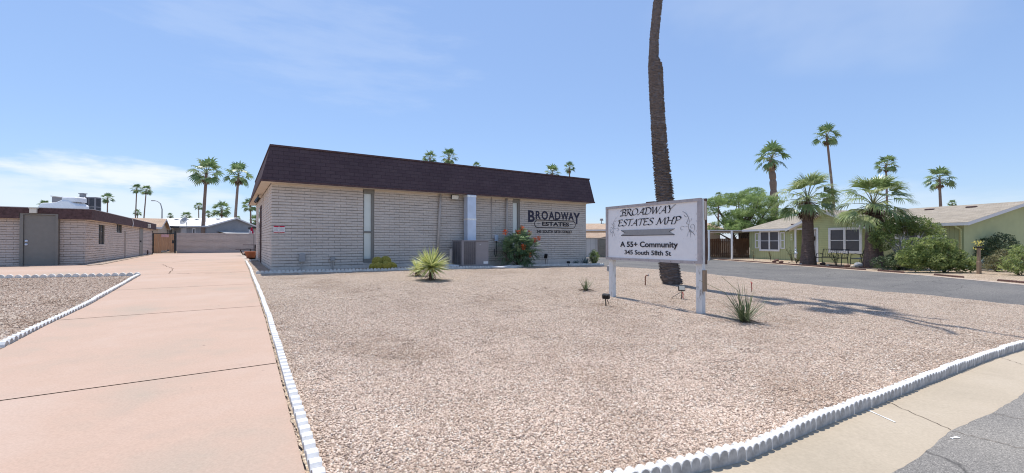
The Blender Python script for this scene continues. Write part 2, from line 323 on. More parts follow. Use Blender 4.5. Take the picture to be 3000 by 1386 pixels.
# ------------------------------------------------------------------ mesh helpers
class MB:
    def __init__(s): s.v = []; s.f = []; s.m = []; s.a = []; s.mi = 0; s.uv = None; s.T = Matrix.Identity(4)
    def V(s, p): s.v.append(tuple(s.T @ Vector(p))); return len(s.v) - 1
    def face(s, ids, var=.5): s.f.append(tuple(ids)); s.m.append(s.mi); s.a.append(var)
    def poly(s, pts, var=.5): s.face([s.V(p) for p in pts], var)
    def box(s, x0, x1, y0, y1, z0, z1):
        i = [s.V(p) for p in ((x0, y0, z0), (x1, y0, z0), (x1, y1, z0), (x0, y1, z0), (x0, y0, z1), (x1, y0, z1), (x1, y1, z1), (x0, y1, z1))]
        for q in ((0, 3, 2, 1), (4, 5, 6, 7), (0, 1, 5, 4), (1, 2, 6, 5), (2, 3, 7, 6), (3, 0, 4, 7)): s.face([i[k] for k in q])
    def bbox(s, x0, x1, y0, y1, z0, z1, c=.01):
        """box with chamfered vertical and top edges"""
        lv = []
        for z, k in ((z0, 0), (z1 - c, 0), (z1, c)):
            r = [(x0 + c + k, y0 + k), (x1 - c - k, y0 + k), (x1 - k, y0 + c + k), (x1 - k, y1 - c - k), (x1 - c - k, y1 - k), (x0 + c + k, y1 - k), (x0 + k, y1 - c - k), (x0 + k, y0 + c + k)]
            lv.append([s.V((a, b, z)) for a, b in r])
        for a, b in zip(lv, lv[1:]):
            for i in range(8): s.face((a[i], a[(i + 1) % 8], b[(i + 1) % 8], b[i]))
        s.face(lv[0][::-1]); s.face(lv[-1])
    def tube(s, pts, rad, n=8, cap=True, var=.5):
        pts = [Vector(p) for p in pts]
        if isinstance(rad, (int, float)): rad = [rad] * len(pts)
        rings = []; up = None
        for i, p in enumerate(pts):
            d = (pts[min(i + 1, len(pts) - 1)] - pts[max(i - 1, 0)]).normalized()
            if up is None:
                a = Vector((0, 0, 1)) if abs(d.z) < .9 else Vector((1, 0, 0)); u = d.cross(a).normalized()
            else: u = (up - d * up.dot(d)).normalized()
            up = u; w = d.cross(u)
            rings.append([s.V(p + (u * math.cos(t) + w * math.sin(t)) * rad[i]) for t in [2 * math.pi * k / n for k in range(n)]])
        for a, b in zip(rings, rings[1:]):
            for k in range(n): s.face((a[k], a[(k + 1) % n], b[(k + 1) % n], b[k]), var)
        if cap: s.face(rings[0][::-1], var); s.face(rings[-1], var)
    def lathe(s, prof, n=20, c=(0, 0)):
        rings = [[s.V((c[0] + r * math.cos(2 * math.pi * k / n), c[1] + r * math.sin(2 * math.pi * k / n), z)) for k in range(n)] for r, z in prof]
        for a, b in zip(rings, rings[1:]):
            for k in range(n): s.face((a[k], a[(k + 1) % n], b[(k + 1) % n], b[k]))
        s.face(rings[0][::-1]); s.face(rings[-1])
    def prism(s, poly, y0, y1):
        """outline in x,z extruded in y"""
        a = [s.V((x, y0, z)) for x, z in poly]; b = [s.V((x, y1, z)) for x, z in poly]
        s.face(a); s.face(b[::-1])
        n = len(poly)
        for i in range(n): s.face((a[i], b[i], b[(i + 1) % n], a[(i + 1) % n]))
    def blob(s, c, r, seg=10, ring=6, ns=.15):
        idx = []
        for i in range(ring + 1):
            t = math.pi * i / ring; row = []
            for k in range(seg):
                p = 2 * math.pi * k / seg; d = Vector((math.sin(t) * math.cos(p), math.sin(t) * math.sin(p), math.cos(t)))
                q = 1 + ns * noise.noise(d * 2 + Vector(c)); row.append(s.V((c[0] + d.x * r[0] * q, c[1] + d.y * r[1] * q, c[2] + d.z * r[2] * q)))
            idx.append(row)
        for a, b in zip(idx, idx[1:]):
            for k in range(seg): s.face((a[k], b[k], b[(k + 1) % seg], a[(k + 1) % seg]))
    def mesh(s, name, mats, smooth=False):
        me = bpy.data.meshes.new(name); me.from_pydata(s.v, [], s.f); me.validate(clean_customdata=False)
        mats = mats if isinstance(mats, (list, tuple)) else [mats]
        for m in mats: me.materials.append(M[m])
        if len(me.polygons) == len(s.m):
            me.polygons.foreach_set('material_index', s.m)
            at = me.attributes.new('var', 'FLOAT', 'FACE'); at.data.foreach_set('value', s.a)
        if smooth: me.polygons.foreach_set('use_smooth', [True] * len(me.polygons))
        me.update(); return me
    def build(s, name, mats, parent=None, smooth=False, recalc=True):
        me = s.mesh(name, mats, smooth)
        if recalc:
            b = bmesh.new(); b.from_mesh(me); bmesh.ops.recalc_face_normals(b, faces=b.faces); b.to_mesh(me); b.free()
        o = bpy.data.objects.new(name, me); COL.objects.link(o)
        if parent: o.parent = parent
        return o
def add(me, name, parent=None):
    o = bpy.data.objects.new(name, me); COL.objects.link(o)
    if parent: o.parent = parent
    return o
def tag(o, label, cat, group=None):
    o['label'] = label; o['category'] = cat
    if group: o['group'] = group
    return o
def thing(name, label, cat, loc, rz=0, group=None):
    o = bpy.data.objects.new(name, None); COL.objects.link(o); o.empty_display_size = .2
    o.location = loc; o.rotation_euler = (0, 0, rz); return tag(o, label, cat, group)
def struct(o): o['kind'] = 'structure'; return o
def boxuv(o, f):
    me = o.data; uv = me.uv_layers.new(name='UVMap')
    for p in me.polygons:
        for li in p.loop_indices:
            uv.data[li].uv = f(me.vertices[me.loops[li].vertex_index].co, p.normal)
# ------------------------------------------------------------------ ground sheets
def relief(x, y):
    return -.030 * max(0, noise.noise(Vector((x * 1.7, y * 1.7, 1))) + .15) - .022 * max(0, noise.noise(Vector((x * 4.6, y * 4.6, 4))))
def sheet(name, poly, off, mat, step=.5, joints=(), gapw=.016, xlim=None, rel=False):
    bm = bmesh.new(); vs = [bm.verts.new((x, y, 0)) for x, y in poly]; bm.faces.new(vs)
    bmesh.ops.triangulate(bm, faces=bm.faces[:])
    def cut(co, no):
        bmesh.ops.bisect_plane(bm, geom=bm.verts[:] + bm.edges[:] + bm.faces[:], plane_co=co, plane_no=no, dist=1e-5)
    xs = [p[0] for p in poly]; ys = [p[1] for p in poly]
    nx = [g * step for g in range(math.ceil(max(-45, min(xs)) / step), math.floor(min(45, max(xs)) / step) + 1)]
    ny = [g * step for g in range(math.ceil(max(-5, min(ys)) / step), math.floor(min(60, max(ys)) / step) + 1)]
    for x in nx: cut((x, 0, 0), (1, 0, 0))
    for y in ny: cut((0, y, 0), (0, 1, 0))
    for j in joints:
        for e in (-gapw / 2, gapw / 2):
            p = ungrid(0, j + e); cut((*p, 0), (-SX, CX, 0))
    if joints:
        dele = []
        for f in bm.faces:
            c = f.calc_center_median(); a, b = grid(c.x, c.y)
            if any(abs(b - j) < gapw / 2 for j in joints) and (xlim is None or a > xlim): dele.append(f)
        bmesh.ops.delete(bm, geom=dele, context='FACES')
    for v in bm.verts: v.co.z = gz(v.co.x, v.co.y) + off + (relief(v.co.x, v.co.y) if rel else 0)
    bmesh.ops.recalc_face_normals(bm, faces=bm.faces)
    me = bpy.data.meshes.new(name); bm.to_mesh(me); bm.free()
    if me.polygons and sum(p.normal.z for p in me.polygons) < 0: me.flip_normals()
    me.materials.append(M[mat]); o = bpy.data.objects.new(name, me); COL.objects.link(o); return o
far = 700
ter = MB(); n = 0
xs = [-far, -200, -90] + [x * 1.5 for x in range(-36, 37)] + [90, 200, far]; ys = [-60, -20] + [y * 1.5 for y in range(-4, 46)] + [100, 200, far, 1500]
for y in ys:
    for x in xs: ter.V((x, y, gz(x, y) - .10))
W_ = len(xs)
for j in range(len(ys) - 1):
    for i in range(W_ - 1): a = j * W_ + i; ter.face((a, a + 1, a + W_ + 1, a + W_))
struct(ter.build('ground', 'dirt'))
# edge lines measured on the ground
DR = [G(717, 766), G(735, 810), G(753, 858), G(777, 932), G(810, 1056), G(850, 1210), G(898, 1386)]     # driveway, right edge
DL = [G(413, 808), G(271, 892), G(136, 957), G(0, 1030)]                                                # driveway, left edge
def extend(a, b, d):
    v = Vector(b) - Vector(a); v = v.normalized() * d; return (b[0] + v.x, b[1] + v.y)
DR.append(extend(DR[-2], DR[-1], 3.0)); DL.append(extend(DL[-2], DL[-1], 5))
LROW = [G(413, 808), G(0, 816)]; LROW.append(extend(LROW[0], LROW[1], 8))
SC = [G(1943, 1378), G(2167, 1327), G(2400, 1229), G(2583, 1160), G(2737, 1101), G(2856, 1054), G(2925, 1032), G(3000, 1009)]
SC.append(extend(SC[-2], SC[-1], 1.6)); SC.append((SC[-1][0] + 1.2, SC[-1][1] + .7))
AS = [G(2583, 1386), G(2690, 1323), G(2780, 1250), G(2899, 1199), G(3000, 1139)]
AS = [(1.0, 2.0)] + AS + [extend(AS[-2], AS[-1], 3), (12.5, 7.6)]
rj = random.Random(3); q_ = []
for a, b in zip(AS, AS[1:]):
    a, b = Vector(a), Vector(b); m_ = max(1, int((b - a).length / .07)); nn = Vector((a.y - b.y, b.x - a.x)).normalized()
    for k in range(m_): p_ = a.lerp(b, k / m_); p_ = p_ + nn * ((.02 * noise.noise(Vector((p_.x * 1.3, p_.y * 1.3, 0)))) + .012 * noise.noise(Vector((p_.x * 9, p_.y * 9, 5)))); q_.append((p_.x, p_.y))
AS = q_ + [AS[-1]]
RN = [(11.6, 8.6), G(3000, 894), G(2700, 862), G(2400, 836), G(2240, 819), G(1988, 793), G(1850, 784), G(1745, 777)]
COR = Vector((-8.21, 14.68))      # office, near-left corner
def off_pt(t, b): return (COR.x + CX * t - SX * b, COR.y + SX * t + CX * b)
gravel_poly = [DR[-1], (-.4, 1.2), (.3, 2.2)] + SC + RN + [off_pt(15.3, 1.0), off_pt(15.3, 9.5), off_pt(-.6, 9.5), G(717, 767)] + DR[1:-1]
sheet('gravel_bed', gravel_poly, 0, 'gravel', .25, rel=True)['kind'] = 'structure'
joints = [grid(*G(809, 1066))[1], grid(*G(760, 898))[1], grid(*G(757, 832))[1], grid(*G(727, 796))[1], grid(*G(716, 769))[1]]
WALL0 = grid(X(513, 35.5), 35.5)[1]
drive_poly = ([DR[-1]] + [(-.4, -1)] + [DL[-1]] + [p for p in DL[-2:0:-1]] + LROW + [ungrid(-31, 16.5), ungrid(-31, 25.4), ungrid(-5.17, 25.4), G(300, 776), G(444, 747), ungrid(-5.0, WALL0), ungrid(3.2, WALL0), G(703, 743)] + DR[:-1])
struct(sheet('driveway', drive_poly, .012, 'pinkcrete', .5, joints, .024, -9.0))
struct(sheet('driveway_base', drive_poly, -.02, 'jointdirt', 1.0))
struct(sheet('gravel_bed_left', [LROW[0], LROW[1], LROW[2], ungrid(-27, 7), DL[-1], DL[-2], DL[-3], DL[-4]], 0, 'gravel_left'))
struct(sheet('gravel_strip', [G(262, 779), G(300, 776), G(444, 747), ungrid(-5.4, 43.8), ungrid(-5.45, 25.3)], .03, 'gravel_left'))
struct(sheet('patio', [G(703, 743), G(717, 767), off_pt(-.3, 9.6), off_pt(-.3, 27), ungrid(3.2, WALL0)], .002, 'patio'))
struct(sheet('apron', [(.2, 1.6), (-.4, .6), (.6, .2)] + AS + [(13.5, 9.5), (11.6, 8.6)] + SC[::-1] + [(.3, 2.2)], -.030, 'apron'))
def strip(name, a, b, w, off, mat, n=14, wob=.012):
    rs = random.Random(int(a[0] * 100)); v = (Vector(b) - Vector(a)); nn = Vector((-v.y, v.x)).normalized(); mb = []
    l_, r_ = [], []
    for i in range(n + 1):
        c = Vector(a) + v * (i / n) + nn * rs.uniform(-wob, wob); q = w * rs.uniform(.5, 1.1); l_.append(c + nn * q / 2); r_.append(c - nn * q / 2)
    me = bpy.data.meshes.new(name); vs = [(p.x, p.y, gz(p.x, p.y) + off) for p in l_ + r_]; me.from_pydata(vs, [], [(i, n + 1 + i, n + 2 + i, i + 1) for i in range(n)]); me.materials.append(M[mat])
    o = bpy.data.objects.new(name, me); COL.objects.link(o); return struct(o)
strip('apron_joint', G(2592, 1165), G(2783, 1248), .008, -.026, 'jointdirt'); strip('apron_joint', G(2922, 1039), G(3010, 1066), .008, -.026, 'jointdirt')
strip('pavement_crack', G(2783, 1252), G(3010, 1308), .007, -.020, 'jointdirt', 18, .02); strip('pavement_crack', G(2899, 1200), G(3010, 1222), .006, -.020, 'jointdirt', 12, .02)
strip('chalk_line', G(2538, 1190), G(2618, 1225), .02, -.026, 'white', 6, .003); strip('paint_spot', G(2780, 1273), G(2800, 1269), .025, -.020, 'white', 4, .003)
struct(sheet('street_pavement', [(-2, -4), (30, -4), (30, 7.4), (14, 7.4)] + AS[::-1], -.024, 'asphalt_old'))
struct(sheet('street', [(30, 4), (30, 8)] + [(15.5, 8), G(3000, 833), G(2700, 805), G(2400, 783), G(2085, 760), G(1900, 756), G(1740, 753.5), G(1500, 752), off_pt(16, 25), off_pt(15.4, 12), off_pt(15.4, .5)] + RN[::-1] + [AS[-1], (13.5, 4)], -.0285, 'asphalt'))
GUT = [(15.5, 8), G(3000, 833), G(2700, 805), G(2400, 783), G(2200, 768), G(2085, 760)]
struct(sheet('gutter', GUT + [(p[0] + .28, p[1] + .05) for p in GUT[::-1]], -.022, 'patio'))
struct(sheet('yard_gravel', [(p[0] + .25, p[1]) for p in GUT] + [(13, 45), (60, 45), (60, 8)], -.02, 'gravel_tan', 1.0))
struct(sheet('far_yard', [off_pt(15.6, 25), G(1500, 752), G(1740, 753.5), G(1900, 756), (13, 45), (4, 60), (-10, 60)], -.03, 'patio', 1.5))
for i_, pts_ in enumerate(([(722, 797), (660, 801), (600, 803)], [(478, 776), (492, 783), (507, 787), (503, 795), (494, 803)], [(520, 802), (560, 803)], [(640, 770), (700, 769)], [(505, 771), (530, 768), (560, 764)])):
    for a_, b_ in zip(pts_, pts_[1:]): strip('driveway_crack', G(*a_), G(*b_), .022, .0165, 'jointdirt', 10, .03)
for a_, b_ in zip(DR[:-1], DR[1:]):
    v_ = (Vector(b_) - Vector(a_)).normalized() * .0; n_ = Vector((Vector(b_) - Vector(a_)).normalized().yx); n_ = Vector((n_.x, -n_.y)) * -.035
    strip('dirt_seam', (a_[0] + n_.x, a_[1] + n_.y), (b_[0] + n_.x, b_[1] + n_.y), .07, .0165, 'gravel_tan', 24, .008)
# real loose stones over the gravel
def gravel_cover(name, src_poly, dens, mat, size, seed):
    bm = bmesh.new(); bm.faces.new([bm.verts.new((x, y, 0)) for x, y in src_poly]); bmesh.ops.triangulate(bm, faces=bm.faces[:])
    for x in [g * .25 for g in range(-60, 60)] if mat == 'gravel' else [g * .5 for g in range(-60, 0)]: bmesh.ops.bisect_plane(bm, geom=bm.verts[:] + bm.edges[:] + bm.faces[:], plane_co=(x, 0, 0), plane_no=(1, 0, 0), dist=1e-5)
    for y in [g * .25 for g in range(4, 90)] if mat == 'gravel' else [g * .5 for g in range(8, 40)]: bmesh.ops.bisect_plane(bm, geom=bm.verts[:] + bm.edges[:] + bm.faces[:], plane_co=(0, y, 0), plane_no=(0, 1, 0), dist=1e-5)
    for v in bm.verts: v.co.z = gz(v.co.x, v.co.y) + .002 + (relief(v.co.x, v.co.y) if mat == 'gravel' else 0)
    me = bpy.data.meshes.new(name); bm.to_mesh(me); bm.free()
    if sum(p.normal.z for p in me.polygons) < 0: me.flip_normals()
    at = me.attributes.new('dens', 'FLOAT', 'POINT'); at.data.foreach_set('value', [dens(v.co.x, v.co.y) for v in me.vertices])
    me.materials.append(M[mat]); o = bpy.data.objects.new(name, me); COL.objects.link(o)
    ng = bpy.data.node_groups.new(name, 'GeometryNodeTree')
    ng.interface.new_socket('Geometry', in_out='INPUT', socket_type='NodeSocketGeometry'); ng.interface.new_socket('Geometry', in_out='OUTPUT', socket_type='NodeSocketGeometry')
    N = ng.nodes; L = ng.links; gi = N.new('NodeGroupInput'); go = N.new('NodeGroupOutput')
    dp = N.new('GeometryNodeDistributePointsOnFaces'); na = N.new('GeometryNodeInputNamedAttribute'); na.data_type = 'FLOAT'; na.inputs[0].default_value = 'dens'
    L.new(gi.outputs[0], dp.inputs['Mesh']); L.new(na.outputs[0], dp.inputs['Density']); dp.inputs['Seed'].default_value = seed
    g2i = N.new('GeometryNodeGeometryToInstance')
    for k in range(5):
        ico = N.new('GeometryNodeMeshIcoSphere'); ico.inputs['Radius'].default_value = .5; ico.inputs['Subdivisions'].default_value = 1
        sp = N.new('GeometryNodeSetPosition'); ps = N.new('GeometryNodeInputPosition'); nt = N.new('ShaderNodeTexNoise'); nt.noise_dimensions = '4D'
        nt.inputs['W'].default_value = k * 7.3 + seed; nt.inputs['Scale'].default_value = 1.7; L.new(ps.outputs[0], nt.inputs['Vector'])
        sb = N.new('ShaderNodeVectorMath'); sb.operation = 'SUBTRACT'; L.new(nt.outputs['Color'], sb.inputs[0]); sb.inputs[1].default_value = (.5, .5, .5)
        mu = N.new('ShaderNodeVectorMath'); mu.operation = 'MULTIPLY'; L.new(sb.outputs[0], mu.inputs[0]); mu.inputs[1].default_value = (1.3, 1.3, 1.1)
        L.new(ico.outputs[0], sp.inputs[0]); L.new(mu.outputs[0], sp.inputs['Offset'])
        tr = N.new('GeometryNodeTransform'); tr.inputs['Scale'].default_value = (1, .78, .6 + .04 * k); L.new(sp.outputs[0], tr.inputs[0])
        L.new(tr.outputs[0], g2i.inputs[0])
    iop = N.new('GeometryNodeInstanceOnPoints'); L.new(dp.outputs[0], iop.inputs['Points']); L.new(g2i.outputs[0], iop.inputs['Instance']); iop.inputs['Pick Instance'].default_value = True
    rr = N.new('FunctionNodeRandomValue'); rr.data_type = 'FLOAT_VECTOR'; rr.inputs[0].default_value = (-.5, -.5, 0); rr.inputs[1].default_value = (.5, .5, 6.28)
    L.new(rr.outputs[0], iop.inputs['Rotation'])
    rs = N.new('FunctionNodeRandomValue'); rs.data_type = 'FLOAT'; rs.inputs[2].default_value = size[0]; rs.inputs[3].default_value = size[1]; rs.inputs['Seed'].default_value = 5
    L.new(rs.outputs[1], iop.inputs['Scale'])
    sm = N.new('GeometryNodeSetMaterial'); sm.inputs['Material'].default_value = M['stone' if mat == 'gravel' else 'stone_left']; L.new(iop.outputs[0], sm.inputs[0])
    L.new(sm.outputs[0], go.inputs[0]); md = o.modifiers.new('stones', 'NODES'); md.node_group = ng
    o['kind'] = 'stuff'; tag(o, 'pinkish crushed gravel spread over the front yard' if mat == 'gravel' else 'greyish brown gravel left of the driveway', 'gravel')
    return o
def dens_front(x, y):
    d = math.hypot(x, y)
    if abs(x) > 1.25 * y + 1.5 or y < 2.2: return 0
    k_ = 1 - .55 * max(0, noise.noise(Vector((x * 1.1, y * 1.1, 3))) * 1.9 - .25)
    return (4400 * (1 - sstep(3.8, 7.0, d)) + 1300 * (1 - sstep(7, 10.5, d))) * k_ + 450 * (1 - sstep(10, 14, d)) + 120
near_poly = [DR[-2], (-.2, 2.4), (.5, 2.45)] + SC[:-1] + [(11.2, 8.4)] + RN[1:] + [off_pt(15, -.9), off_pt(-.7, -.9)] + [DR[1]] + DR[2:-2]
def inset(a, b, d): return a
gravel_cover('gravel', near_poly, dens_front, 'gravel', (.010, .028), 1)
gravel_cover('gravel_brown', [LROW[0], LROW[1], ungrid(-22, 9), DL[-2], DL[-3], DL[-4]], lambda x, y: 650 if abs(x) < 1.3 * y else 0, 'gravel_left', (.016, .04), 2)
# ------------------------------------------------------------------ edging stones
def edging_mesh(pitch, nb, th, h, mat, name='edging_stone'):
    mb = MB(); L = pitch * nb; prof = []
    for b in range(nb):
        for k in range(0, 7):
            a = math.pi * (1 - k / 6.0); q = (b + .5) * pitch + math.cos(a) * pitch * .5
            z = h - pitch * .60 + math.sin(a) * pitch * .60
            if k == 6 and b < nb - 1: continue
            prof.append((q - L / 2 + (.003 if not prof else 0), z))
    prof = [(-L / 2 + .003, -.09)] + prof + [(L / 2 - .003, h - pitch * .60), (L / 2 - .003, -.09)]
    prof = prof[:-2] + prof[-1:]
    mb.prism(prof, -th / 2, th / 2)
    return mb
EM = {}
def edging(kind):
    if kind not in EM:
        p = dict(white=(.078, 4, .066, .075, 'edging'), big=(.13, 4, .07, .072, 'edging'), grey=(.17, 4, .06, .10, 'edging_pale'), small=(.12, 5, .07, .10, 'edging_pale'), brown=(.10, 6, .06, .05, 'brown_edge'))[kind]
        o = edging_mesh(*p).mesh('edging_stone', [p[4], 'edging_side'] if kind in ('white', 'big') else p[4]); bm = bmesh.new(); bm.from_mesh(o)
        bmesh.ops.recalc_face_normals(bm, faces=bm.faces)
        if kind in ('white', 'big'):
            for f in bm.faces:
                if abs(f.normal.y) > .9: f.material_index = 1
        ed = [e for e in bm.edges if e.calc_face_angle(0) > .6]
        bmesh.ops.bevel(bm, geom=ed, offset=.004, segments=1, affect='EDGES'); bm.to_mesh(o); bm.free()
        EM[kind] = (o, p[0] * p[1])
    return EM[kind]
def edge_row(pts, kind, label, group, side=0., skip=lambda i: False, wob=.004, lift=0):
    me, L = edging(kind); P = [Vector(p) for p in pts]; d = 0; i = 0
    tot = sum((b - a).length for a, b in zip(P, P[1:]))
    def at(s):
        for a, b in zip(P, P[1:]):
            l = (b - a).length
            if s <= l: return a + (b - a) * (s / l)
            s -= l
        return P[-1]
    while d + L < tot:
        a, b = at(d), at(d + L); v = (b - a).normalized(); c = (a + b) / 2 + Vector((-v.y, v.x)) * (side + random.uniform(-wob, wob))
        if not skip(i):
            o = add(me, 'edging_stone'); za, zb = gz(a.x, a.y), gz(b.x, b.y)
            o.location = (c.x, c.y, (za + zb) / 2 + random.uniform(-.012, .004) + lift)
            o.rotation_euler = (random.uniform(-.04, .04), -math.atan2(zb - za, L) + random.uniform(-.008, .008), math.atan2(v.y, v.x) + random.uniform(-.008, .008))
            tag(o, label, 'edging stone', group)
        d += L * 1.006; i += 1
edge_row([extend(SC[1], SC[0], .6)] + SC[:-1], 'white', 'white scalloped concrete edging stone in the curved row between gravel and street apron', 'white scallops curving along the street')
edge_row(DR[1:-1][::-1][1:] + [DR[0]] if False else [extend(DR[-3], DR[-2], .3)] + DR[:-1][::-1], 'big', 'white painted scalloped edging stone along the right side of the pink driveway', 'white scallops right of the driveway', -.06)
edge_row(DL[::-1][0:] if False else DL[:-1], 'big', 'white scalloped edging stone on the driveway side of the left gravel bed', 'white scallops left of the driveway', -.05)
edge_row(LROW, 'grey', 'weathered grey scalloped edging stone in the row behind the left gravel bed', 'grey scallops behind the left gravel bed', -.02)
FB = [G(750, 802), G(830, 799), G(1000, 796), G(1208, 790), G(1300, 787), G(1500, 785), G(1560, 779), G(1660, 778), G(1720, 777), G(1790, 776)]
edge_row(FB, 'small', 'small weathered scalloped edging stone in the row in front of the office wall', 'small scallops in front of the office')
edge_row([G(733, 766), G(772, 763)], 'small', 'small grey edging stone beside the terracotta pot corner of the office', 'small scallops beside the terracotta pot')
edge_row([(p[0] + .42, p[1]) for p in GUT[1:]], 'brown', 'brown scalloped edging stone beside the street in front of the green house', 'brown scallops across the street', 0, lambda i: i in (2, 3, 6, 7, 10))
BP2 = G(2559, 783)
edge_row([(BP2[0] - .6 - .5, BP2[1] + 1.6), (BP2[0] - .9, BP2[1] - .1), (BP2[0] + .1, BP2[1] - .75), (BP2[0] + 1.6, BP2[1] - .9)], 'brown', 'brown scalloped edging stone around the thick palm nearest the green house bush', 'brown scallops around the right thick palm')
# ------------------------------------------------------------------ block walls
def split_core(x0, x1, z0, z1, ops, th, mb, y0=.018):
    xs = sorted({x0, x1, *[c for o in ops for c in (o[0], o[1])]}); zs = sorted({z0, z1, *[c for o in ops for c in (o[2], o[3])]})
    for a, b in zip(xs, xs[1:]):
        run = None
        for c, d in zip(zs, zs[1:]):
            hole = any(o[0] <= (a + b) / 2 <= o[1] and o[2] <= (c + d) / 2 <= o[3] for o in ops)
            if hole or a < x0 or b > x1:
                if run: mb.box(a, b, y0, th, *run); run = None
            else: run = (run[0] if run else c, d)
        if run: mb.box(a, b, y0, th, *run)
rd_ = random.Random(8)
def blocks(mb, x0, x1, z0, z1, ops, bl=.405, bh=.1016, j=.0112, front=-1, yf=0.0, core=.02):
    """courses of slump blocks; front face at y=yf looking to -y"""
    r = 0; z = z0
    while z < z1 - .02:
        zt = min(z + bh, z1); x = x0 - (bl / 2 if r % 2 else 0)
        cuts = [(o[0], o[1]) for o in ops if o[2] < (z + zt) / 2 < o[3]]
        while x < x1:
            segs = [(max(x, x0), min(x + bl, x1))]
            for c0, c1 in cuts:
                ns = []
                for a, b in segs:
                    if b <= c0 or a >= c1: ns.append((a, b)); continue
                    if a < c0: ns.append((a, c0))
                    if b > c1: ns.append((c1, b))
                segs = ns
            for a, b in segs:
                if b - a < .03: continue
                jj = j / 2 * (1 if rd_ .random() < .75 else .4); rd = random.uniform
                dz = rd(-.0045, .0045); pr = rd(0, .007)
                a_, b_, c_, d_ = a + jj * .45, b - jj * .45, z + jj + dz + rd(-.001, .002), zt - jj + dz + rd(-.002, .001)
                iv = .0055
                bk = [mb.V(p) for p in ((a_, yf + core, c_), (b_, yf + core, c_), (b_, yf + core, d_), (a_, yf + core, d_))]
                m0 = [mb.V(p) for p in ((a_, yf + .003 - pr, c_ + .004), (b_, yf + .003 - pr, c_ + .004), (b_, yf + .003 - pr, d_ - .003), (a_, yf + .003 - pr, d_ - .003))]
                fr = [mb.V(p) for p in ((a_ + iv, yf - .006 - pr, c_ + iv + .006), (b_ - iv, yf - .006 - pr + rd(-.002, .002), c_ + iv + .006), (b_ - iv, yf - .005 - pr, d_ - iv), (a_ + iv, yf - .005 - pr + rd(-.002, .002), d_ - iv))]
                for p, q in ((bk, m0), (m0, fr)):
                    for k in range(4): mb.face((p[k], p[(k + 1) % 4], q[(k + 1) % 4], q[k]))
                mb.face(fr)
            x += bl
        z += bh; r += 1
FZ = .51     # office floor level
office = thing('office_building', 'long grey painted block office with brown shingled mansard roof', 'building', (COR.x, COR.y, FZ), TH)
LEN, DEP, HT = 14.46, 10.6, 3.02
def Ft(px, off=0.):
    k = (px - 1500) / F; cx, cy = COR.x - SX * off, COR.y + CX * off
    return (cy * k - cx) / (CX - SX * k)
def Fz(px, py, off=0.):
    t = Ft(px, off); y = COR.y + CX * off + SX * t; return Zh(py, y) - FZ
w1 = (Ft(1064), Ft(1096), Fz(1080, 770), HT); w2 = (Ft(1502), Ft(1523), .15, HT)
front_ops = [w1, w2]
mb = MB(); blocks(mb, 0, LEN, -.30 + .02, HT - .01, front_ops); mb.mi = 1
split_core(0, LEN, -.6, HT, front_ops, .2, mb)
mb.build('wall', ['block', 'mortar'], office)
dl = (5.4, 6.5, -.3, 2.6); dl2 = (7.1, 7.7, -.3, 2.6)
mb = MB(); mb.T = Matrix.Rotation(R(-90), 4, 'Z') @ Matrix.Translation((-DEP, 0, 0))     # left side wall, faces -x
blocks(mb, 0, DEP, -.28, HT - .01, [(DEP - dl[1], DEP - dl[0], dl[2], dl[3]), (DEP - dl2[1], DEP - dl2[0], dl2[2], dl2[3]), (DEP - 2.25, DEP - 2.2, -.3, 2.8)]); mb.mi = 1
split_core(.0, DEP - .21, -.6, HT, [(DEP - dl[1], DEP - dl[0], dl[2], dl[3])], .2, mb); mb.build('wall', ['block', 'mortar'], office)
mb = MB(); mb.T = Matrix.Translation((LEN, 0, 0)) @ Matrix.Rotation(R(90), 4, 'Z'); blocks(mb, .21, DEP, -.5, HT - .01, []); mb.mi = 1
split_core(.21, DEP, -.6, HT, [], .2, mb); mb.build('wall', ['block', 'mortar'], office)
mb = MB(); mb.box(.2, LEN - .2, DEP - .2, DEP, -.6, HT); mb.build('wall', 'block', office)
# footing
mb = MB(); mb.box(-.012, LEN + .012, -.028, .01, -.6, -.01 + .07); mb.build('footing', 'block', office)
# mansard
b0 = (-.35, LEN + .2, -.45, DEP + .35); b1 = (-.05, LEN + .08, -.15, DEP + .05); ZT = HT + 1.24
mb = MB()
q = [mb.V(p) for p in ((b0[0], b0[2], HT), (b0[1], b0[2], HT), (b0[1], b0[3], HT), (b0[0], b0[3], HT), (b1[0], b1[2], ZT), (b1[1], b1[2], ZT), (b1[1], b1[3], ZT), (b1[0], b1[3], ZT))]
for a in ((0, 1, 5, 4), (1, 2, 6, 5), (2, 3, 7, 6), (3, 0, 4, 7)): mb.face([q[i] for i in a])
mb.mi = 1; mb.poly([(b1[0], b1[2], ZT - .02), (b1[1], b1[2], ZT - .02), (b1[1], b1[3], ZT - .02), (b1[0], b1[3], ZT - .02)])
roof = mb.build('roof', ['mansard', 'flatroof'], office, recalc=False)
boxuv(roof, lambda c, n_: ((c.x, c.z * 1.03) if abs(n_.y) > abs(n_.x) else (c.y, c.z * 1.03)))
mb = MB()
mb.box(b0[0] + .02, b0[1] - .02, b0[2] + .02, -.03, HT - .03, HT + .01); mb.box(b0[0] + .02, -.03, -.03, b0[3] - .02, HT - .03, HT + .01); mb.box(LEN + .03, b0[1] - .02, -.03, b0[3] - .02, HT - .03, HT + .01)
mb.build('soffit', 'soffit', office)
mb = MB()
mb.box(b1[0] - .03, b1[1] + .03, b1[2] - .035, b1[2] + .05, ZT - .03, ZT + .03); mb.box(b1[0] - .03, b1[0] + .05, b1[2] + .05, b1[3], ZT - .03, ZT + .03); mb.box(b1[1] - .05, b1[1] + .03, b1[2] + .05, b1[3], ZT - .03, ZT + .03)
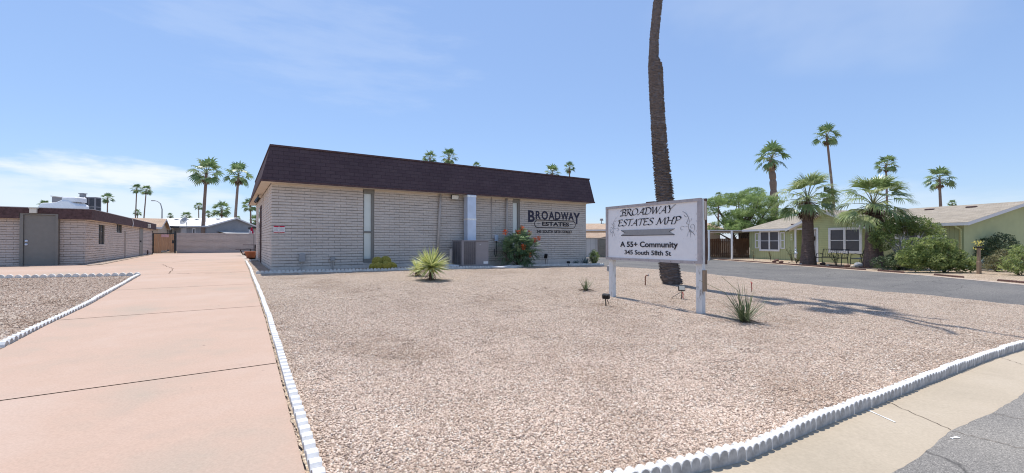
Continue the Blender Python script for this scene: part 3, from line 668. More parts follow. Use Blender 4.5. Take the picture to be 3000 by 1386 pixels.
mb.box(b0[0] - .012, b0[1] + .012, b0[2] - .015, b0[2] + .012, HT - .035, HT + .03); mb.box(b0[0] - .012, b0[0] + .012, b0[2] + .012, b0[3], HT - .035, HT + .03)
mb.build('roof_edging', 'fascia_brown', office)
mb = MB(); mb.box(.0, w1[0] - .01, -.03, .012, HT - .085, HT - .031); mb.box(w1[1] + .01, w2[0] - .01, -.03, .012, HT - .085, HT - .031); mb.box(w2[1] + .01, LEN, -.03, .012, HT - .085, HT - .031)
mb.build('frieze', 'soffit', office)
def slot_window(op, zmid, zglass_top, zglass_bot):
    a, b, z0, z1 = op; wd = b - a
    fr = MB(); fr.box(a + .008, b - .008, -.02, .10, zglass_top, z1 - .035); fr.box(a + .008, b - .008, -.012, .10, z0, zglass_bot)
    fr.box(a + .008, a + .04, .05, .10, zglass_bot, zglass_top); fr.box(b - .10, b - .008, .02, .10, zglass_bot, zglass_top)
    if zmid: fr.box(a + .04, b - .1, .045, .1, zmid - .035, zmid + .035)
    w = fr.build('window', 'trimgrey', office)
    g = MB(); g.box(a + .04, b - .1, .085, .11, zglass_bot, (zmid or zglass_top) - (.035 if zmid else 0))
    if zmid: g.box(a + .04, b - .1, .085, .11, zmid + .035, zglass_top)
    g.build('pane', 'blind', w)
slot_window(w1, Fz(1080, 680), Fz(1080, 567), Fz(1080, 758)); slot_window(w2, None, Fz(1512, 594), .3)
# left side door and trim
mb = MB(); mb.box(.02, .09, dl[0] + .06, dl[1] - .06, -.1, 2.5); dd = mb.build('door', 'trimgrey', office)
mb = MB(); mb.box(-.02, .1, dl[0], dl[0] + .06, -.1, 2.56); mb.box(-.02, .1, dl[1] - .06, dl[1], -.1, 2.56); mb.box(-.02, .1, dl[0], dl[1], 2.56, 2.64); mb.build('door_frame', 'fascia_brown', dd)
mb = MB(); mb.box(-.015, .05, dl2[0], dl2[1], -.1, 2.6); mb.build('side_window', 'glass', office)
# pipes on the facade
def facade_pipe(px0, py0, px1, py1, off, w, nm='downspout', mat='pipe'):
    mb = MB(); t0, z0 = Ft(px0, off), Fz(px0, py0, off); t1, z1 = Ft(px1, off), Fz(px1, py1, off)
    mb.tube([(t0, off, z0), (t1, off, z1)], w, 8); return mb.build(nm, mat, office, True)
facade_pipe(1291, 560, 1281, 760, -.1, .055); facade_pipe(1485, 575, 1484, 765, -.09, .05)
mb = MB(); tx = Ft(1440, -.04); mb.tube([(tx, -.04, HT), (tx, -.04, Fz(1440, 690, -.04)), (tx + .02, -.04, Fz(1440, 697)), (tx + .16, -.05, Fz(1446, 702))], .018, 6); mb.build('conduit', 'pipe', office, True)
bx = Ft(1455, -.1); mb = MB(); mb.bbox(bx - .08, bx + .08, -.13, -.012, Fz(1455, 706), Fz(1455, 689)); mb.build('meter_box', 'metal', office)
mb = MB(); mb.tube([(bx, -.08, Fz(1455, 706)), (bx - .01, -.1, Fz(1455, 725)), (bx - .06, -.2, Fz(1455, 745)), (bx - .2, -.35, Fz(1455, 751)), (bx - .33, -.45, Fz(1455, 742)), (bx - .36, -.5, Fz(1455, 728))], .016, 6); mb.build('power_cable', 'black', office, True)
# conduit boxes low on the wall
t = Ft(884.6); z = Fz(884.6, 753); mb = MB(); mb.bbox(t - .1, t + .1, -.13, -.012, z - .16, z + .12); jb = mb.build('junction_box', 'greybox', office)
mb = MB(); mb.tube([(t, -.07, z - .16), (t - .01, -.07, z - .26), (t - .08, -.09, z - .5), (t - .14, -.1, -.1)], .02, 6); mb.tube([(t - .3, -.04, -.0), (t - .1, -.05, .01), (t, -.07, z - .3)], .012, 6); mb.build('conduit', 'pipe', jb)
t = Ft(973.6); z = Fz(973.6, 758); mb = MB(); mb.bbox(t - .07, t + .07, -.1, -.012, z - .07, z + .07); mb.tube([(t - .1, -.06, z), (t + .1, -.06, z)], .022, 6); jb = mb.build('junction_box', 'greybox', office)
mb = MB(); mb.tube([(t - .02, -.06, z - .07), (t - .02, -.06, -.1)], .018, 6); mb.tube([(t + .025, -.06, z - .07), (t + .025, -.06, -.1)], .014, 6); mb.build('conduit', 'pipe', jb)
# floodlight under the eave
t = Ft(1326); z = Fz(1326, 577, -.25)
fl = MB(); fl.T = Matrix.Translation((t, -.22, z)) @ Matrix.Rotation(R(14), 4, 'X'); fl.bbox(-.17, .17, -.03, .04, -.1, .1); fo = fl.build('floodlight', 'iron', office)
fl = MB(); fl.T = Matrix.Translation((t, -.22, z)) @ Matrix.Rotation(R(14), 4, 'X'); fl.box(-.15, .15, -.038, -.031, -.085, .085); fl.build('lens', 'cream', fo)
fl = MB(); fl.tube([(t, -.2, z + .08), (t - .05, -.1, HT - .03)], .015, 6); fl.build('bracket', 'iron', fo)
# twin security lights under the left soffit
mb = MB(); ty = 4.2
for k, a in ((0, 20), (1, -10)):
    mb.T = Matrix.Translation((-.22 - .02 * k, ty + k * .55, HT - .25)) @ Matrix.Rotation(R(30), 4, 'Y') @ Matrix.Rotation(R(a), 4, 'Z')
    mb.bbox(-.04, .04, -.1, .1, -.12, .09); mb.box(-.05, -.04, -.08, .08, -.09, .07)
mb.T = Matrix.Identity(4); mb.tube([(-.2, ty, HT - .1), (-.2, ty + .55, HT - .1)], .03, 6); mb.build('security_light', 'iron', office)
# notices
def notice(t0, t1, z0, z1):
    mb = MB(); mb.box(t0, t1, -.024, -.0145, z0, z1); o = mb.build('notice_sign', 'white', office)
    mb = MB(); h = (z1 - z0); mb.box(t0 + .005, t1 - .005, -.028, -.0245, z1 - h * .2, z1 - .005); mb.build('red_band', 'red', o); mb = MB(); mb.box(t0 + .005, t1 - .005, -.028, -.0245, z0 + .005, z0 + h * .14); mb.build('red_band', 'red', o)
    for k in range(4):
        zz = z1 - h * (.32 + .13 * k); x = t0 + .015; mb = MB()
        while x < t1 - .03:
            w = random.uniform(.008, .026); mb.box(x, min(x + w, t1 - .015), -.027, -.0245, zz, zz + .009); x += w + .007
        mb.build('print_line', 'letterblack', o)
zA, zB = Fz(800, 682), Fz(800, 661)
tm = Ft(817); notice(Ft(799) + .02, tm - .006, zA, zB); notice(tm + .006, Ft(834), zA, zB)
# ------------------------------------------------------------------ lettering
def text_mesh(s, size, bold=0., sx=1.):
    cu = bpy.data.curves.new('t', 'FONT'); cu.body = s; cu.size = size; cu.offset = bold; cu.extrude = .002; cu.resolution_u = 3
    o = bpy.data.objects.new('t', cu); COL.objects.link(o); bpy.context.view_layer.update()
    me = bpy.data.meshes.new_from_object(o.evaluated_get(bpy.context.evaluated_depsgraph_get())); bpy.data.objects.remove(o); bpy.data.curves.remove(cu)
    return me
def text_fit(mb, s, x0, x1, z0, z1, y, bold=0.):
    """text stretched into the rectangle x0..x1, z0..z1 (cap heights), facing -y"""
    me = text_mesh(s, 1.0, bold); vs = [v.co.copy() for v in me.vertices]
    ref = text_mesh('H', 1.0, bold); hy0 = min(v.co.y for v in ref.vertices); hy1 = max(v.co.y for v in ref.vertices)
    mx0 = min(v.x for v in vs); mx1 = max(v.x for v in vs); b = len(mb.v)
    for v in vs: mb.V((x0 + (v.x - mx0) / (mx1 - mx0) * (x1 - x0), y - v.z, z0 + (v.y - hy0) / (hy1 - hy0) * (z1 - z0)))
    for p in me.polygons: mb.face([b + i for i in p.vertices])
    bpy.data.meshes.remove(me); bpy.data.meshes.remove(ref)
YL = -.022
mb = MB()
def LT(x): return Ft(1500 + x / 8.5)
for ch, xa, xb, z0, z1 in (('B', 395, 560, 1.925, 2.495), ('R', 585, 715, 2.075, 2.48), ('O', 730, 890, 2.065, 2.49), ('A', 905, 1055, 2.075, 2.48), ('D', 1065, 1203, 2.075, 2.48), ('W', 1213, 1400, 2.075, 2.48), ('A', 1395, 1535, 2.075, 2.48), ('Y', 1520, 1690, 1.9, 2.48)):
    text_fit(mb, ch, LT(xa), LT(xb), z0, z1, YL, .028)
mb.build('lettering', 'navy', office, recalc=False)
mb = MB()
text_fit(mb, 'ESTATES', LT(745), LT(1415), 1.765, 1.955, YL, .03); mb.build('lettering', 'letterblack', office, recalc=False); mb = MB(); text_fit(mb, '345 SOUTH 58TH STREET', LT(610), LT(1494), 1.415, 1.55, YL, .02)
def pill(x0, x1, z0, z1, w, y0, y1, m_):
    r = (z1 - z0) / 2; pts = []
    for k in range(17): a = math.pi / 2 + math.pi * k / 16; pts.append((x0 + r + r * math.cos(a), z0 + r + r * math.sin(a), math.cos(a), math.sin(a)))
    for k in range(17): a = -math.pi / 2 + math.pi * k / 16; pts.append((x1 - r + r * math.cos(a), z0 + r + r * math.sin(a), math.cos(a), math.sin(a)))
    n = len(pts); o1 = [m_.V((p[0], y0, p[1])) for p in pts]; i1 = [m_.V((p[0] - p[2] * w, y0, p[1] - p[3] * w)) for p in pts]
    o2 = [m_.V((p[0], y1, p[1])) for p in pts]; i2 = [m_.V((p[0] - p[2] * w, y1, p[1] - p[3] * w)) for p in pts]
    for k in range(n): j = (k + 1) % n; m_.face((o1[k], o1[j], i1[j], i1[k])); m_.face((o1[k], o2[k], o2[j], o1[j])); m_.face((i1[k], i1[j], i2[j], i2[k]))
mb.build('lettering', 'letterblack', office, recalc=False); mb = MB(); pill(LT(552), LT(1578), 1.665, 2.05, .03, -.024, -.012, mb)
mb.build('border_line', 'letterblack', office, recalc=False)
for a_, b_ in ((615, 705), (1440, 1515)): mb = MB(); mb.box(LT(a_), LT(b_), -.024, -.014, 1.853, 1.871); mb.build('dash', 'letterblack', office)
# ------------------------------------------------------------------ air conditioner
ao = thing('air_conditioner', 'grey packaged air conditioner with tall silver duct against the office wall', 'air conditioner', (*off_pt(6.66, -1.15), gz(*off_pt(7.2, -.8))), TH)
mb = MB(); mb.box(-.12, 1.4, -.1, .95, -.05, .06); mb.build('slab', 'greybox', ao)
mb = MB(); mb.bbox(.012, 1.24, .012, .9, .12, 1.08, .015); mb.box(-.012, 1.27, -.012, .93, 1.08, 1.12); mb.box(0, 1.26, 0, .92, .065, .125); mb.build('cabinet', 'acgrey', ao)
mb = MB(); mb.box(.05, .60, -.012, .006, .14, 1.07); mb.box(-.012, .006, .07, .86, .14, 1.07); gr = mb.build('coil', 'acdark', ao)
mb = MB()
for k in range(24): z = .15 + k * .0395; mb.box(.05, .60, -.03, -.022, z, z + .012); mb.box(-.03, -.022, .07, .86, z, z + .012)
for k in range(7): x = .05 + k * .0905; mb.box(x, x + .014, -.036, -.03, .14, 1.08)
for k in range(6): y = .07 + k * .155; mb.box(-.036, -.03, y, y + .014, .14, 1.08)
mb.box(-.02, .05, -.03, .07, .12, 1.08)
mb.build('grille', 'acgrey', ao)
mb = MB(); mb.box(.98, 1.2, -.006, .01, .14, .24); mb.build('rating_plate', 'white', ao)
mb = MB(); mb.box(.80, .86, -.006, .01, .925, .94); mb.build('badge', 'white', ao)
mb = MB(); hz = HT + FZ - ao.location.z - .04; mb.bbox(.56, .97, .62, .98, 1.12, hz, .006); du = mb.build('duct', 'metal', ao)
mb = MB(); mb.box(.552, .978, .612, .985, 1.98, 2.05); mb.box(.552, .978, .612, .985, hz - .09, hz - .02); mb.build('tape_band', 'tape', du)
mb = MB(); mb.bbox(-.3, -.2, .5, .6, .3, .75); mb.box(-.29, -.21, .52, .6, .15, .3); mb.build('disconnect_box', 'pipe', ao)
# pipes on the ground
def ground_tube(name, pts, r, mat, label, cat, lift=0., n=10):
    mb = MB(); mb.tube([(x, y, gz(x, y) + r + lift) for x, y in pts], r, n); o = mb.build(name, mat, None, True); return tag(o, label, cat)
p0, p1 = G(1305, 782), G(1367, 784)
ground_tube('plastic_pipe', [p0, p1], .055, 'white', 'white plastic pipe lying on the ground before the air conditioner', 'pipe')
p = [G(1440, 786), G(1470, 787), G(1490, 784), G(1508, 778)]
ground_tube('corrugated_hose', p, .05, 'white', 'white corrugated hose curving under the flowering bush', 'hose')
ground_tube('plastic_pipe', [G(1560, 777), G(1580, 778)], .06, 'pipe', 'short grey pipe end right of the flowering bush', 'pipe')
# ------------------------------------------------------------------ left building
LB = Vector((-18.15, 18.3)); LZ = .525
lb = thing('utility_building', 'low tan block building with brown fascia and grey door', 'building', (LB.x, LB.y, LZ), TH)
LW, LD, LH = 12.0, 18.6, 1.95
dop = (-1.86, -.775, -.1, 2.3); wa = (2.13, 3.3, .81, 1.77); wb = (5.9, 7.3, 1.48, 2.1); wd_ = (12.9, 14.2, -.1, 2.1)
mb = MB(); blocks(mb, -LW, 0, -.06, LH, [dop]); mb.mi = 1; split_core(-LW, -.0, -.3, LH, [dop], .2, mb); mb.build('wall', ['block2', 'mortar2'], lb)
mb = MB(); mb.T = Matrix.Rotation(R(90), 4, 'Z'); blocks(mb, 0, LD, -.06, LH, [wa, wb, wd_]); mb.mi = 1; split_core(.21, LD, -.3, LH, [wa, wb, wd_], .2, mb); mb.build('wall', ['block2', 'mortar2'], lb)
mb = MB(); mb.box(-LW, -.2, LD - .2, LD, -.3, LH); mb.box(-LW, -LW + .2, .21, LD - .2, -.3, LH); mb.build('wall', 'block2', lb)
mb = MB(); f0, f1 = LH - .05, LH + .385
mb.box(-LW, dop[0] - .01, -.24, -.2, f0, f1); mb.box(dop[1] + .01, .24, -.24, -.2, f0, f1); mb.box(dop[0] - .01, dop[1] + .01, -.24, -.2, 2.12, f1); mb.box(.2, .24, -.2, LD + .1, f0, f1)
mb.build('fascia', 'fascia_brown', lb)
mb = MB(); mb.box(-LW, .2, -.2, LD, f1 - .12, f1 - .02); mb.box(-LW, .26, -.26, -.2, f1, f1 + .025); mb.box(.2, .26, -.2, LD + .1, f1, f1 + .025); mb.build('roof', 'flatroof', lb)
mb = MB(); mb.box(-LW, dop[0] - .02, -.2, 0, f0 + .02, f0 + .05); mb.box(dop[1] + .02, .2, -.2, 0, f0 + .02, f0 + .05); mb.box(.0, .2, 0, LD, f0 + .02, f0 + .05); mb.build('soffit', 'soffit', lb)
mb = MB(); mb.box(dop[0], dop[0] + .10, -.22, .1, -.06, 2.11); mb.box(dop[1] - .08, dop[1], -.22, .1, -.06, 2.11); mb.box(dop[0] + .1, dop[1] - .08, -.22, .1, 2.06, 2.11); df = mb.build('door_frame', 'trimgrey', lb)
mb = MB(); mb.bbox(dop[0] + .105, dop[1] - .085, -.17, -.12, .0, 2.055, .004); dr = mb.build('door', 'trimgrey', lb)
mb = MB()
for z in (.86, 1.0): mb.T = Matrix.Translation((dop[0] + .18, -.18, z)) @ Matrix.Rotation(R(90), 4, 'X'); mb.lathe([(.045, 0), (.045, .012), (.03, .02), (.028, .05), (.0, .055)], 12)
mb.build('door_knob', 'metal', dr)
mb = MB(); mb.box(dop[0] + .1, dop[1] - .08, -.2, -.1, -.03, -.005); mb.build('threshold', 'tape', dr)
for a, b, c, d in (wa, wb):
    mb = MB(); mb.T = Matrix.Rotation(R(90), 4, 'Z'); mb.box(a, b, .02, .08, c - .06, c); mb.box(a, a + .06, .0, .08, c, d); mb.box(b - .06, b, 0, .08, c, d); mb.box(a, b, 0, .08, d, d + .04); mb.box((a + b) / 2 - .02, (a + b) / 2 + .02, .02, .08, c, d)
    w = mb.build('window', 'trimgrey', lb); mb = MB(); mb.T = Matrix.Rotation(R(90), 4, 'Z'); mb.box(a + .06, b - .06, .05, .07, c, d); mb.build('pane', 'glass', w)
mb = MB(); mb.T = Matrix.Rotation(R(90), 4, 'Z'); mb.box(wd_[0], wd_[1], -.03, .06, -.05, 2.1); sdr = mb.build('door', 'trimgrey', lb)
mb = MB(); mb.box(.03, .09, 13.0, 13.1, .95, 1.05); mb.build('door_knob', 'iron', sdr)
mb = MB(); mb.tube([(.05, 8.0, -.1), (.05, 8.0, 1.6)], .03, 6); mb.build('conduit', 'pipe', lb)
mb = MB(); mb.tube([(.27, 8.6, f1 - .05), (.29, 8.7, f1 - .3), (.27, 8.65, f0 - .05)], .02, 6); mb.build('cable', 'white', lb)
mb = MB(); tl = -1.45; mb.bbox(tl - .1, tl + .1, -.42, -.28, 2.12, 2.3); mb.box(tl - .12, tl + .12, -.44, -.24, 2.3, 2.34); mb.build('wall_lamp', 'cream', lb)
mb = MB(); mb.bbox(.25, .4, 14.3, 14.5, 1.95, 2.2); mb.build('wall_lamp', 'cream', lb)
mb = MB(); mb.tube([(.1, 15.7, -.1), (.1, 15.7, .35)], .04, 6); mb.build('pipe_stub', 'fascia_brown', lb)
# roof equipment
def rot_loc(px, y): return (X(px, y), y)
rt = thing('roof_duct', 'white rounded roof duct on the low tan building', 'duct', (X(186, 20.6), 20.6, LZ + f1 - .03), R(3))
mb = MB()
prof = [(-.88, 0), (-.88, .26), (-.80, .42), (-.66, .50), (-.1, .52), (.05, .58), (.18, .64), (.5, .62), (.66, .52), (.84, .44), (.88, .36), (.88, 0)]
mb.prism(prof, -.35, .35); o = mb.build('cover', 'cream', rt)
b = o.modifiers.new('bev', 'BEVEL'); b.width = .07; b.segments = 3
o.data.materials[0] = M['roofwhite']
mb = MB(); mb.bbox(.14, .82, -.3, .3, .56, .80, .05); mb.build('lid', 'roofwhite', rt)
ra = thing('rooftop_cooler', 'grey louvred rooftop air conditioner behind the white roof duct', 'air conditioner', (X(150, 23.5), 23.5, LZ + f1 - .03), R(2))
mb = MB(); mb.bbox(0, 2.3, 0, .38, .1, 1.12, .01); mb.build('cabinet', 'acgrey', ra)
mb = MB()
for x0, x1 in ((1.5, 1.7), (1.76, 1.94), (2.0, 2.25)):
    for z0, z1 in ((.2, .55), (.6, 1.05)): mb.box(x0, x1, -.015, .006, z0, z1)
mb.box(2.29, 2.308, .06, .32, .2, .55); mb.box(2.29, 2.308, .06, .32, .6, 1.05); mb.build('coil', 'acdark', ra)
mb = MB(); mb.bbox(1.38, 1.56, .08, .3, 1.12, 1.30); mb.box(1.35, 1.59, .05, .33, 1.30, 1.34); mb.build('vent_pipe', 'greybox', ra)
mb = MB(); mb.tube([(1.65, .1, 1.1), (1.85, -.12, 1.08), (1.95, -.2, .9), (1.88, -.2, .4), (1.8, -.2, .1)], .03, 6); mb.build('flexible_conduit', 'pipe', ra, True)
mb = MB(); mb.tube([(0, -.05, 1.16), (.6, -.06, 1.08), (1.2, -.05, 1.06), (1.5, 0, 1.12)], .025, 6); mb.build('cable', 'pipe', ra)
# ------------------------------------------------------------------ far block wall, gate
gp = (X(513, 35.5), 35.5)
wall = thing('block_wall', 'low grey slump block wall at the far end of the driveway', 'wall', (gp[0], gp[1], LZ - .02), TH)
mb = MB(); WH = 1.72; WL = 12.0; blocks(mb, .1, WL, -.02, WH - .05, [(5.55, 5.6, -.1, 1.7)]); mb.mi = 1; mb.box(.1, WL, .014, .2, -.3, WH - .05); mb.build('wall_face', ['block2', 'mortar2'], wall)
mb = MB(); mb.box(.1, WL, -.015, .21, WH - .05, WH); mb.build('cap', 'block2', wall)
gate = thing('wooden_gate', 'wooden plank gate in black iron frame left of the block wall', 'gate', (X(446, 34.3), 34.3, LZ - .02), math.atan2(35.5 - 34.3, X(513, 35.5) - X(446, 34.3)))
gl = math.hypot(35.5 - 34.3, X(513, 35.5) - X(446, 34.3))
mb = MB(); mb.box(-.04, .04, -.04, .04, -.1, 1.85); mb.build('post', 'iron', gate)
mb = MB(); mb.box(gl - .04, gl + .05, -.04, .04, -.1, 1.85); mb.build('post', 'iron', gate)
mb = MB(); mb.box(.06, gl - .06, -.03, .03, 1.62, 1.68); mb.box(.06, .11, -.03, .03, .1, 1.62); mb.box(gl - .11, gl - .06, -.03, .03, .1, 1.62); mb.box(.11, gl - .11, .0, .03, .1, .15); mb.build('frame', 'iron', gate)
mb = MB(); x = .1
while x < gl - .12:
    w = random.uniform(.07, .1); zb = .08 if x < .55 or x > 1.1 else random.uniform(.25, .45); mb.box(x, x + w, -.05 - random.uniform(0, .01), -.031, zb, 1.6 + random.uniform(-.02, .03)); x += w + .012
mb.build('planks', 'gatewood', gate)
mb = MB(); mb.box(.55, 1.05, -.075, -.062, 1.35, 1.58); M['fadedpink'] = plain('faded_pink_sign', (.62, .38, .38)); mb.build('notice', 'fadedpink', gate)
mb = MB(); mb.box(gl - .22, gl - .06, -.09, .0, .85, 1.1); mb.build('lock', 'iron', gate)
# ------------------------------------------------------------------ gabled house helper (local x = length, y = depth, front at y=0)
def gable_roof(parent, x0, x1, y0, y1, ze, zr, mat, ov=.35, th=.12, trim='gutter', flip=False):
    ym = (y0 + y1) / 2; s = (zr - ze) / (ym - y0)
    mb = MB(); a = y0 - ov; b = y1 + ov; za = ze - s * ov
    mb.poly([(x0 - ov, a, za), (x1 + ov, a, za), (x1 + ov, ym, zr), (x0 - ov, ym, zr)]); mb.poly([(x0 - ov, ym, zr), (x1 + ov, ym, zr), (x1 + ov, b, za), (x0 - ov, b, za)])
    ro = mb.build('roof', mat, parent, recalc=False)
    if mat.endswith('shingle'): boxuv(ro, lambda c, n_: (c.x, c.y * 1.03))
    mb = MB()
    mb.box(x0 - ov, x1 + ov, a - .03, a + .09, za - th - .03, za - .01); mb.box(x0 - ov, x1 + ov, b - .02, b + .02, za - th, za)
    for x in (x0 - ov, x1 + ov - .03):
        mb.poly([(x, a, za - .004), (x, ym, zr - .004), (x, ym, zr - th - .04), (x, a, za - th - .04)]); mb.poly([(x + .03, a, za - .004), (x + .03, ym, zr - .004), (x + .03, ym, zr - th - .04), (x + .03, a, za - th - .04)])
        mb.poly([(x, ym, zr - .004), (x, b, za - .004), (x, b, za - th - .04), (x, ym, zr - th - .04)]); mb.poly([(x + .03, ym, zr - .004), (x + .03, b, za - .004), (x + .03, b, za - th - .04), (x + .03, ym, zr - th - .04)])
        mb.poly([(x, a, za - th - .04), (x + .03, a, za - th - .04), (x + .03, ym, zr - th - .04), (x, ym, zr - th - .04)])
    mb.poly([(x0 - ov, a, za - th), (x1 + ov, a, za - th), (x1 + ov, y0 + .02, za - th), (x0 - ov, y0 + .02, za - th)])
    mb.build('roof_trim', trim, parent, recalc=False)
    return ro
def gable_body(mb, x0, x1, y0, y1, ze, zr, z0=-.5):
    ym = (y0 + y1) / 2; o = [(y0, z0), (y1, z0), (y1, ze), (ym, zr), (y0, ze)]
    a = [mb.V((x0, y, z)) for y, z in o]; b = [mb.V((x1, y, z)) for y, z in o]; mb.face(a); mb.face(b[::-1])
    for i in range(5): j = (i + 1) % 5; mb.face((a[i], b[i], b[j], a[j])) if i not in (2, 3) else None
# grey house with white roof beyond the wall
gh = thing('grey_house', 'grey manufactured house with white roof beyond the block wall', 'house', (X(606, 50), 50, .5), R(180 - 9.8) + math.pi)
# local +x towards right along the long side is negative; long side runs to -x
gh.rotation_euler = (0, 0, R(-9.8))
mb = MB(); gable_body(mb, -17, 0, 0, 8, 2.9, 4.0); mb.build('wall', 'greyboard', gh)
gable_roof(gh, -17, 0, 0, 8, 2.9, 4.0, 'roofwhite', .3)
def vent(parent, x, y, z, mat='flatroof', s=1.):
    mb = MB(); mb.bbox(x - .3 * s, x + .3 * s, y - .2 * s, y + .2 * s, z, z + .12 * s, .03); mb.build('roof_vent', mat, parent)
for x in (-7.6, -6.1, -4.6, -1.5): vent(gh, x, 3.1, 3.78, 'flatroof', .8)
mb = MB(); mb.tube([(-2.3, 2, 3.4), (-2.3, 2, 3.9)], .08, 8); mb.build('vent_pipe', 'flatroof', gh)
mb = MB(); mb.T = Matrix.Translation((-2.5, -.5, 3.35)) @ Matrix.Rotation(R(62), 4, 'X'); mb.lathe([(0.02, .0), (.27, .05), (.47, .16), (.45, .16), (.24, .08), (.01, .03)], 20); ds = mb.build('satellite_dish', 'flatroof', gh, True)
mb = MB(); mb.tube([(-2.5, -.2, 2.8), (-2.5, -.3, 3.3), (-2.5, -.45, 3.4)], .04, 6); mb.tube([(-2.5, -.5, 3.1), (-2.0, -1.25, 3.55)], .02, 5); mb.build('mount', 'flatroof', ds)
mb = MB(); mb.box(-16, -3.4, -3.6, -.3, 2.62, 2.8); cr = mb.build('carport_roof', 'fascia_brown', gh); cr.data.materials[0] = M['acdark']
mb = MB(); mb.box(-4.75, -4.5, -3.4, -3.2, -.3, 2.62); mb.build('carport_post', 'acdark', gh)
for x0, x1, mt in ((-3.53, -2.73, 'gutter'), (-5.2, -4.55, 'white'), (-1.93, -1.5, 'white')):
    mb = MB(); mb.box(x0, x1, -.05, -.02, .9, 2.6); wi = mb.build('window', mt, gh)
    mb = MB()
    if mt == 'white': mb.box(x0 + .12, x1 - .12, -.07, -.051, 1.0, 1.75); mb.box(x0 + .12, x1 - .12, -.07, -.051, 1.82, 2.45)
    else:
        for k in range(6): mb.box(x0 + .06 + k * .12, x0 + .14 + k * .12, -.06, -.051, .95, 2.5)
    mb.build('pane', 'screen' if mt == 'white' else 'gutter', wi)
mb = MB(); mb.box(.3, .36, 1.6, 7.5, 1.95, 2.1); mb.build('awning_beam', 'soffit', gh)
mb = MB(); mb.poly([(.02, 1.5, 2.25), (1.4, 1.4, 1.95), (1.4, 7.6, 1.95), (.02, 7.6, 2.25)]); mb.poly([(.02, 1.5, 2.19), (1.4, 1.4, 1.89), (1.4, 7.6, 1.89), (.02, 7.6, 2.19)]); mb.build('patio_awning', 'flatroof', gh)
# tan-pink house behind the utility building
th = thing('tan_house', 'tan house partly hidden behind the low utility building', 'house', (X(463, 41), 41, .5), TH)
mb = MB(); gable_body(mb, -14, 0, 0, 7, 2.45, 3.35); mb.build('wall', 'tanwall', th)
gable_roof(th, -14, 0, 0, 7, 2.45, 3.35, 'tanshingle', .3)
# small shed behind wall near office
sh = thing('garden_shed', 'white shed with dark flat roof edge behind the wall beside the office', 'shed', (X(745, 43), 43, .5), R(10))
mb = MB(); mb.box(0, 3, 0, 2.5, -.3, 2.3); mb.build('wall', 'soffit', sh)
mb = MB(); mb.poly([(-.45, -.3, 2.25), (3.2, -.3, 2.75), (3.2, 2.8, 2.75), (-.45, 2.8, 2.25)]); mb.poly([(-.45, -.3, 2.4), (3.2, -.3, 2.9), (3.2, 2.8, 2.9), (-.45, 2.8, 2.4)]); mb.poly([(-.45, -.3, 2.25), (3.2, -.3, 2.75), (3.2, -.3, 2.9), (-.45, -.3, 2.4)]); mb.poly([(-.45, -.3, 2.25), (-.45, 2.8, 2.25), (-.45, 2.8, 2.4), (-.45, -.3, 2.4)]); mb.build('roof', 'iron', sh, recalc=False)
um = thing('patio_umbrella', 'red and white folded patio umbrella behind the block wall', 'umbrella', (X(737, 41), 41, .5))
mb = MB(); mb.tube([(0, 0, 0), (0, 0, 2.45)], .03, 6); mb.build('pole', 'flatroof', um)
mb = MB(); mb.lathe([(.26, 1.1), (.22, 1.5), (.16, 1.9), (.08, 2.25), (.02, 2.4)], 10); mb.mi = 1; mb.box(-.1, -.04, -.27, -.1, 1.6, 2.1); mb.box(.05, .1, -.26, -.1, 1.5, 2.0); mb.build('canopy', ['red', 'white'], um)
# street lamp
la = thing('street_lamp', 'tall grey street lamp with curved arm above the white roof', 'street lamp', (X(474, 70), 70, .5))
mb = MB(); top = Zh(588, 70) - .5; mb.tube([(0, 0, 0), (0, 0, top - 1.4), (-.25, 0, top - .5), (-.75, 0, top - .1), (-1.2, 0, top)], [.11, .08, .07, .06, .05], 8); mb.build('pole', 'greybox', la, True)
mb = MB(); mb.bbox(-1.75, -1.15, -.12, .12, top - .07, top + .07, .03); mb.build('lamp_head', 'greybox', la)
# pot and picnic table
pp = G(735, 757)
pot = thing('terracotta_pot', 'large empty terracotta pot at the left corner of the office', 'pot', (pp[0], pp[1], gz(*pp) + .01))
mb = MB(); mb.lathe([(.20, 0), (.21, .02), (.29, .33), (.33, .33), (.335, .40), (.29, .40), (.26, .3), (.18, .05)], 28); mb.build('bowl', 'terracotta', pot, True)
tp = (X(748, 30), 30)
tb = thing('picnic_table', 'dark metal picnic table with attached benches beside the office', 'picnic table', (tp[0], tp[1], .53), TH + R(20))
mb = MB(); mb.bbox(-.6, .6, -.45, .45, .72, .77); mb.build('tabletop', 'tablebrown', tb)
for s in (-1, 1):
    mb = MB(); mb.bbox(-.55, .55, s * .75 - .14, s * .75 + .14, .42, .46); mb.build('seat', 'tablebrown', tb)
    mb = MB(); mb.bbox(s * .95 - .14, s * .95 + .14, -.4, .4, .42, .46); mb.build('seat', 'tablebrown', tb)
    mb = MB(); mb.tube([(s * .95, 0, .42), (s * .8, 0, .1), (s * .5, 0, .02)], .035, 6); mb.tube([(0, s * .75, .42), (0, s * .6, .1), (0, s * .4, .02)], .035, 6); mb.build('leg', 'tablebrown', tb)
mb = MB(); mb.tube([(0, 0, 0), (0, 0, .72)], .05, 8); mb.build('pedestal', 'tablebrown', tb)
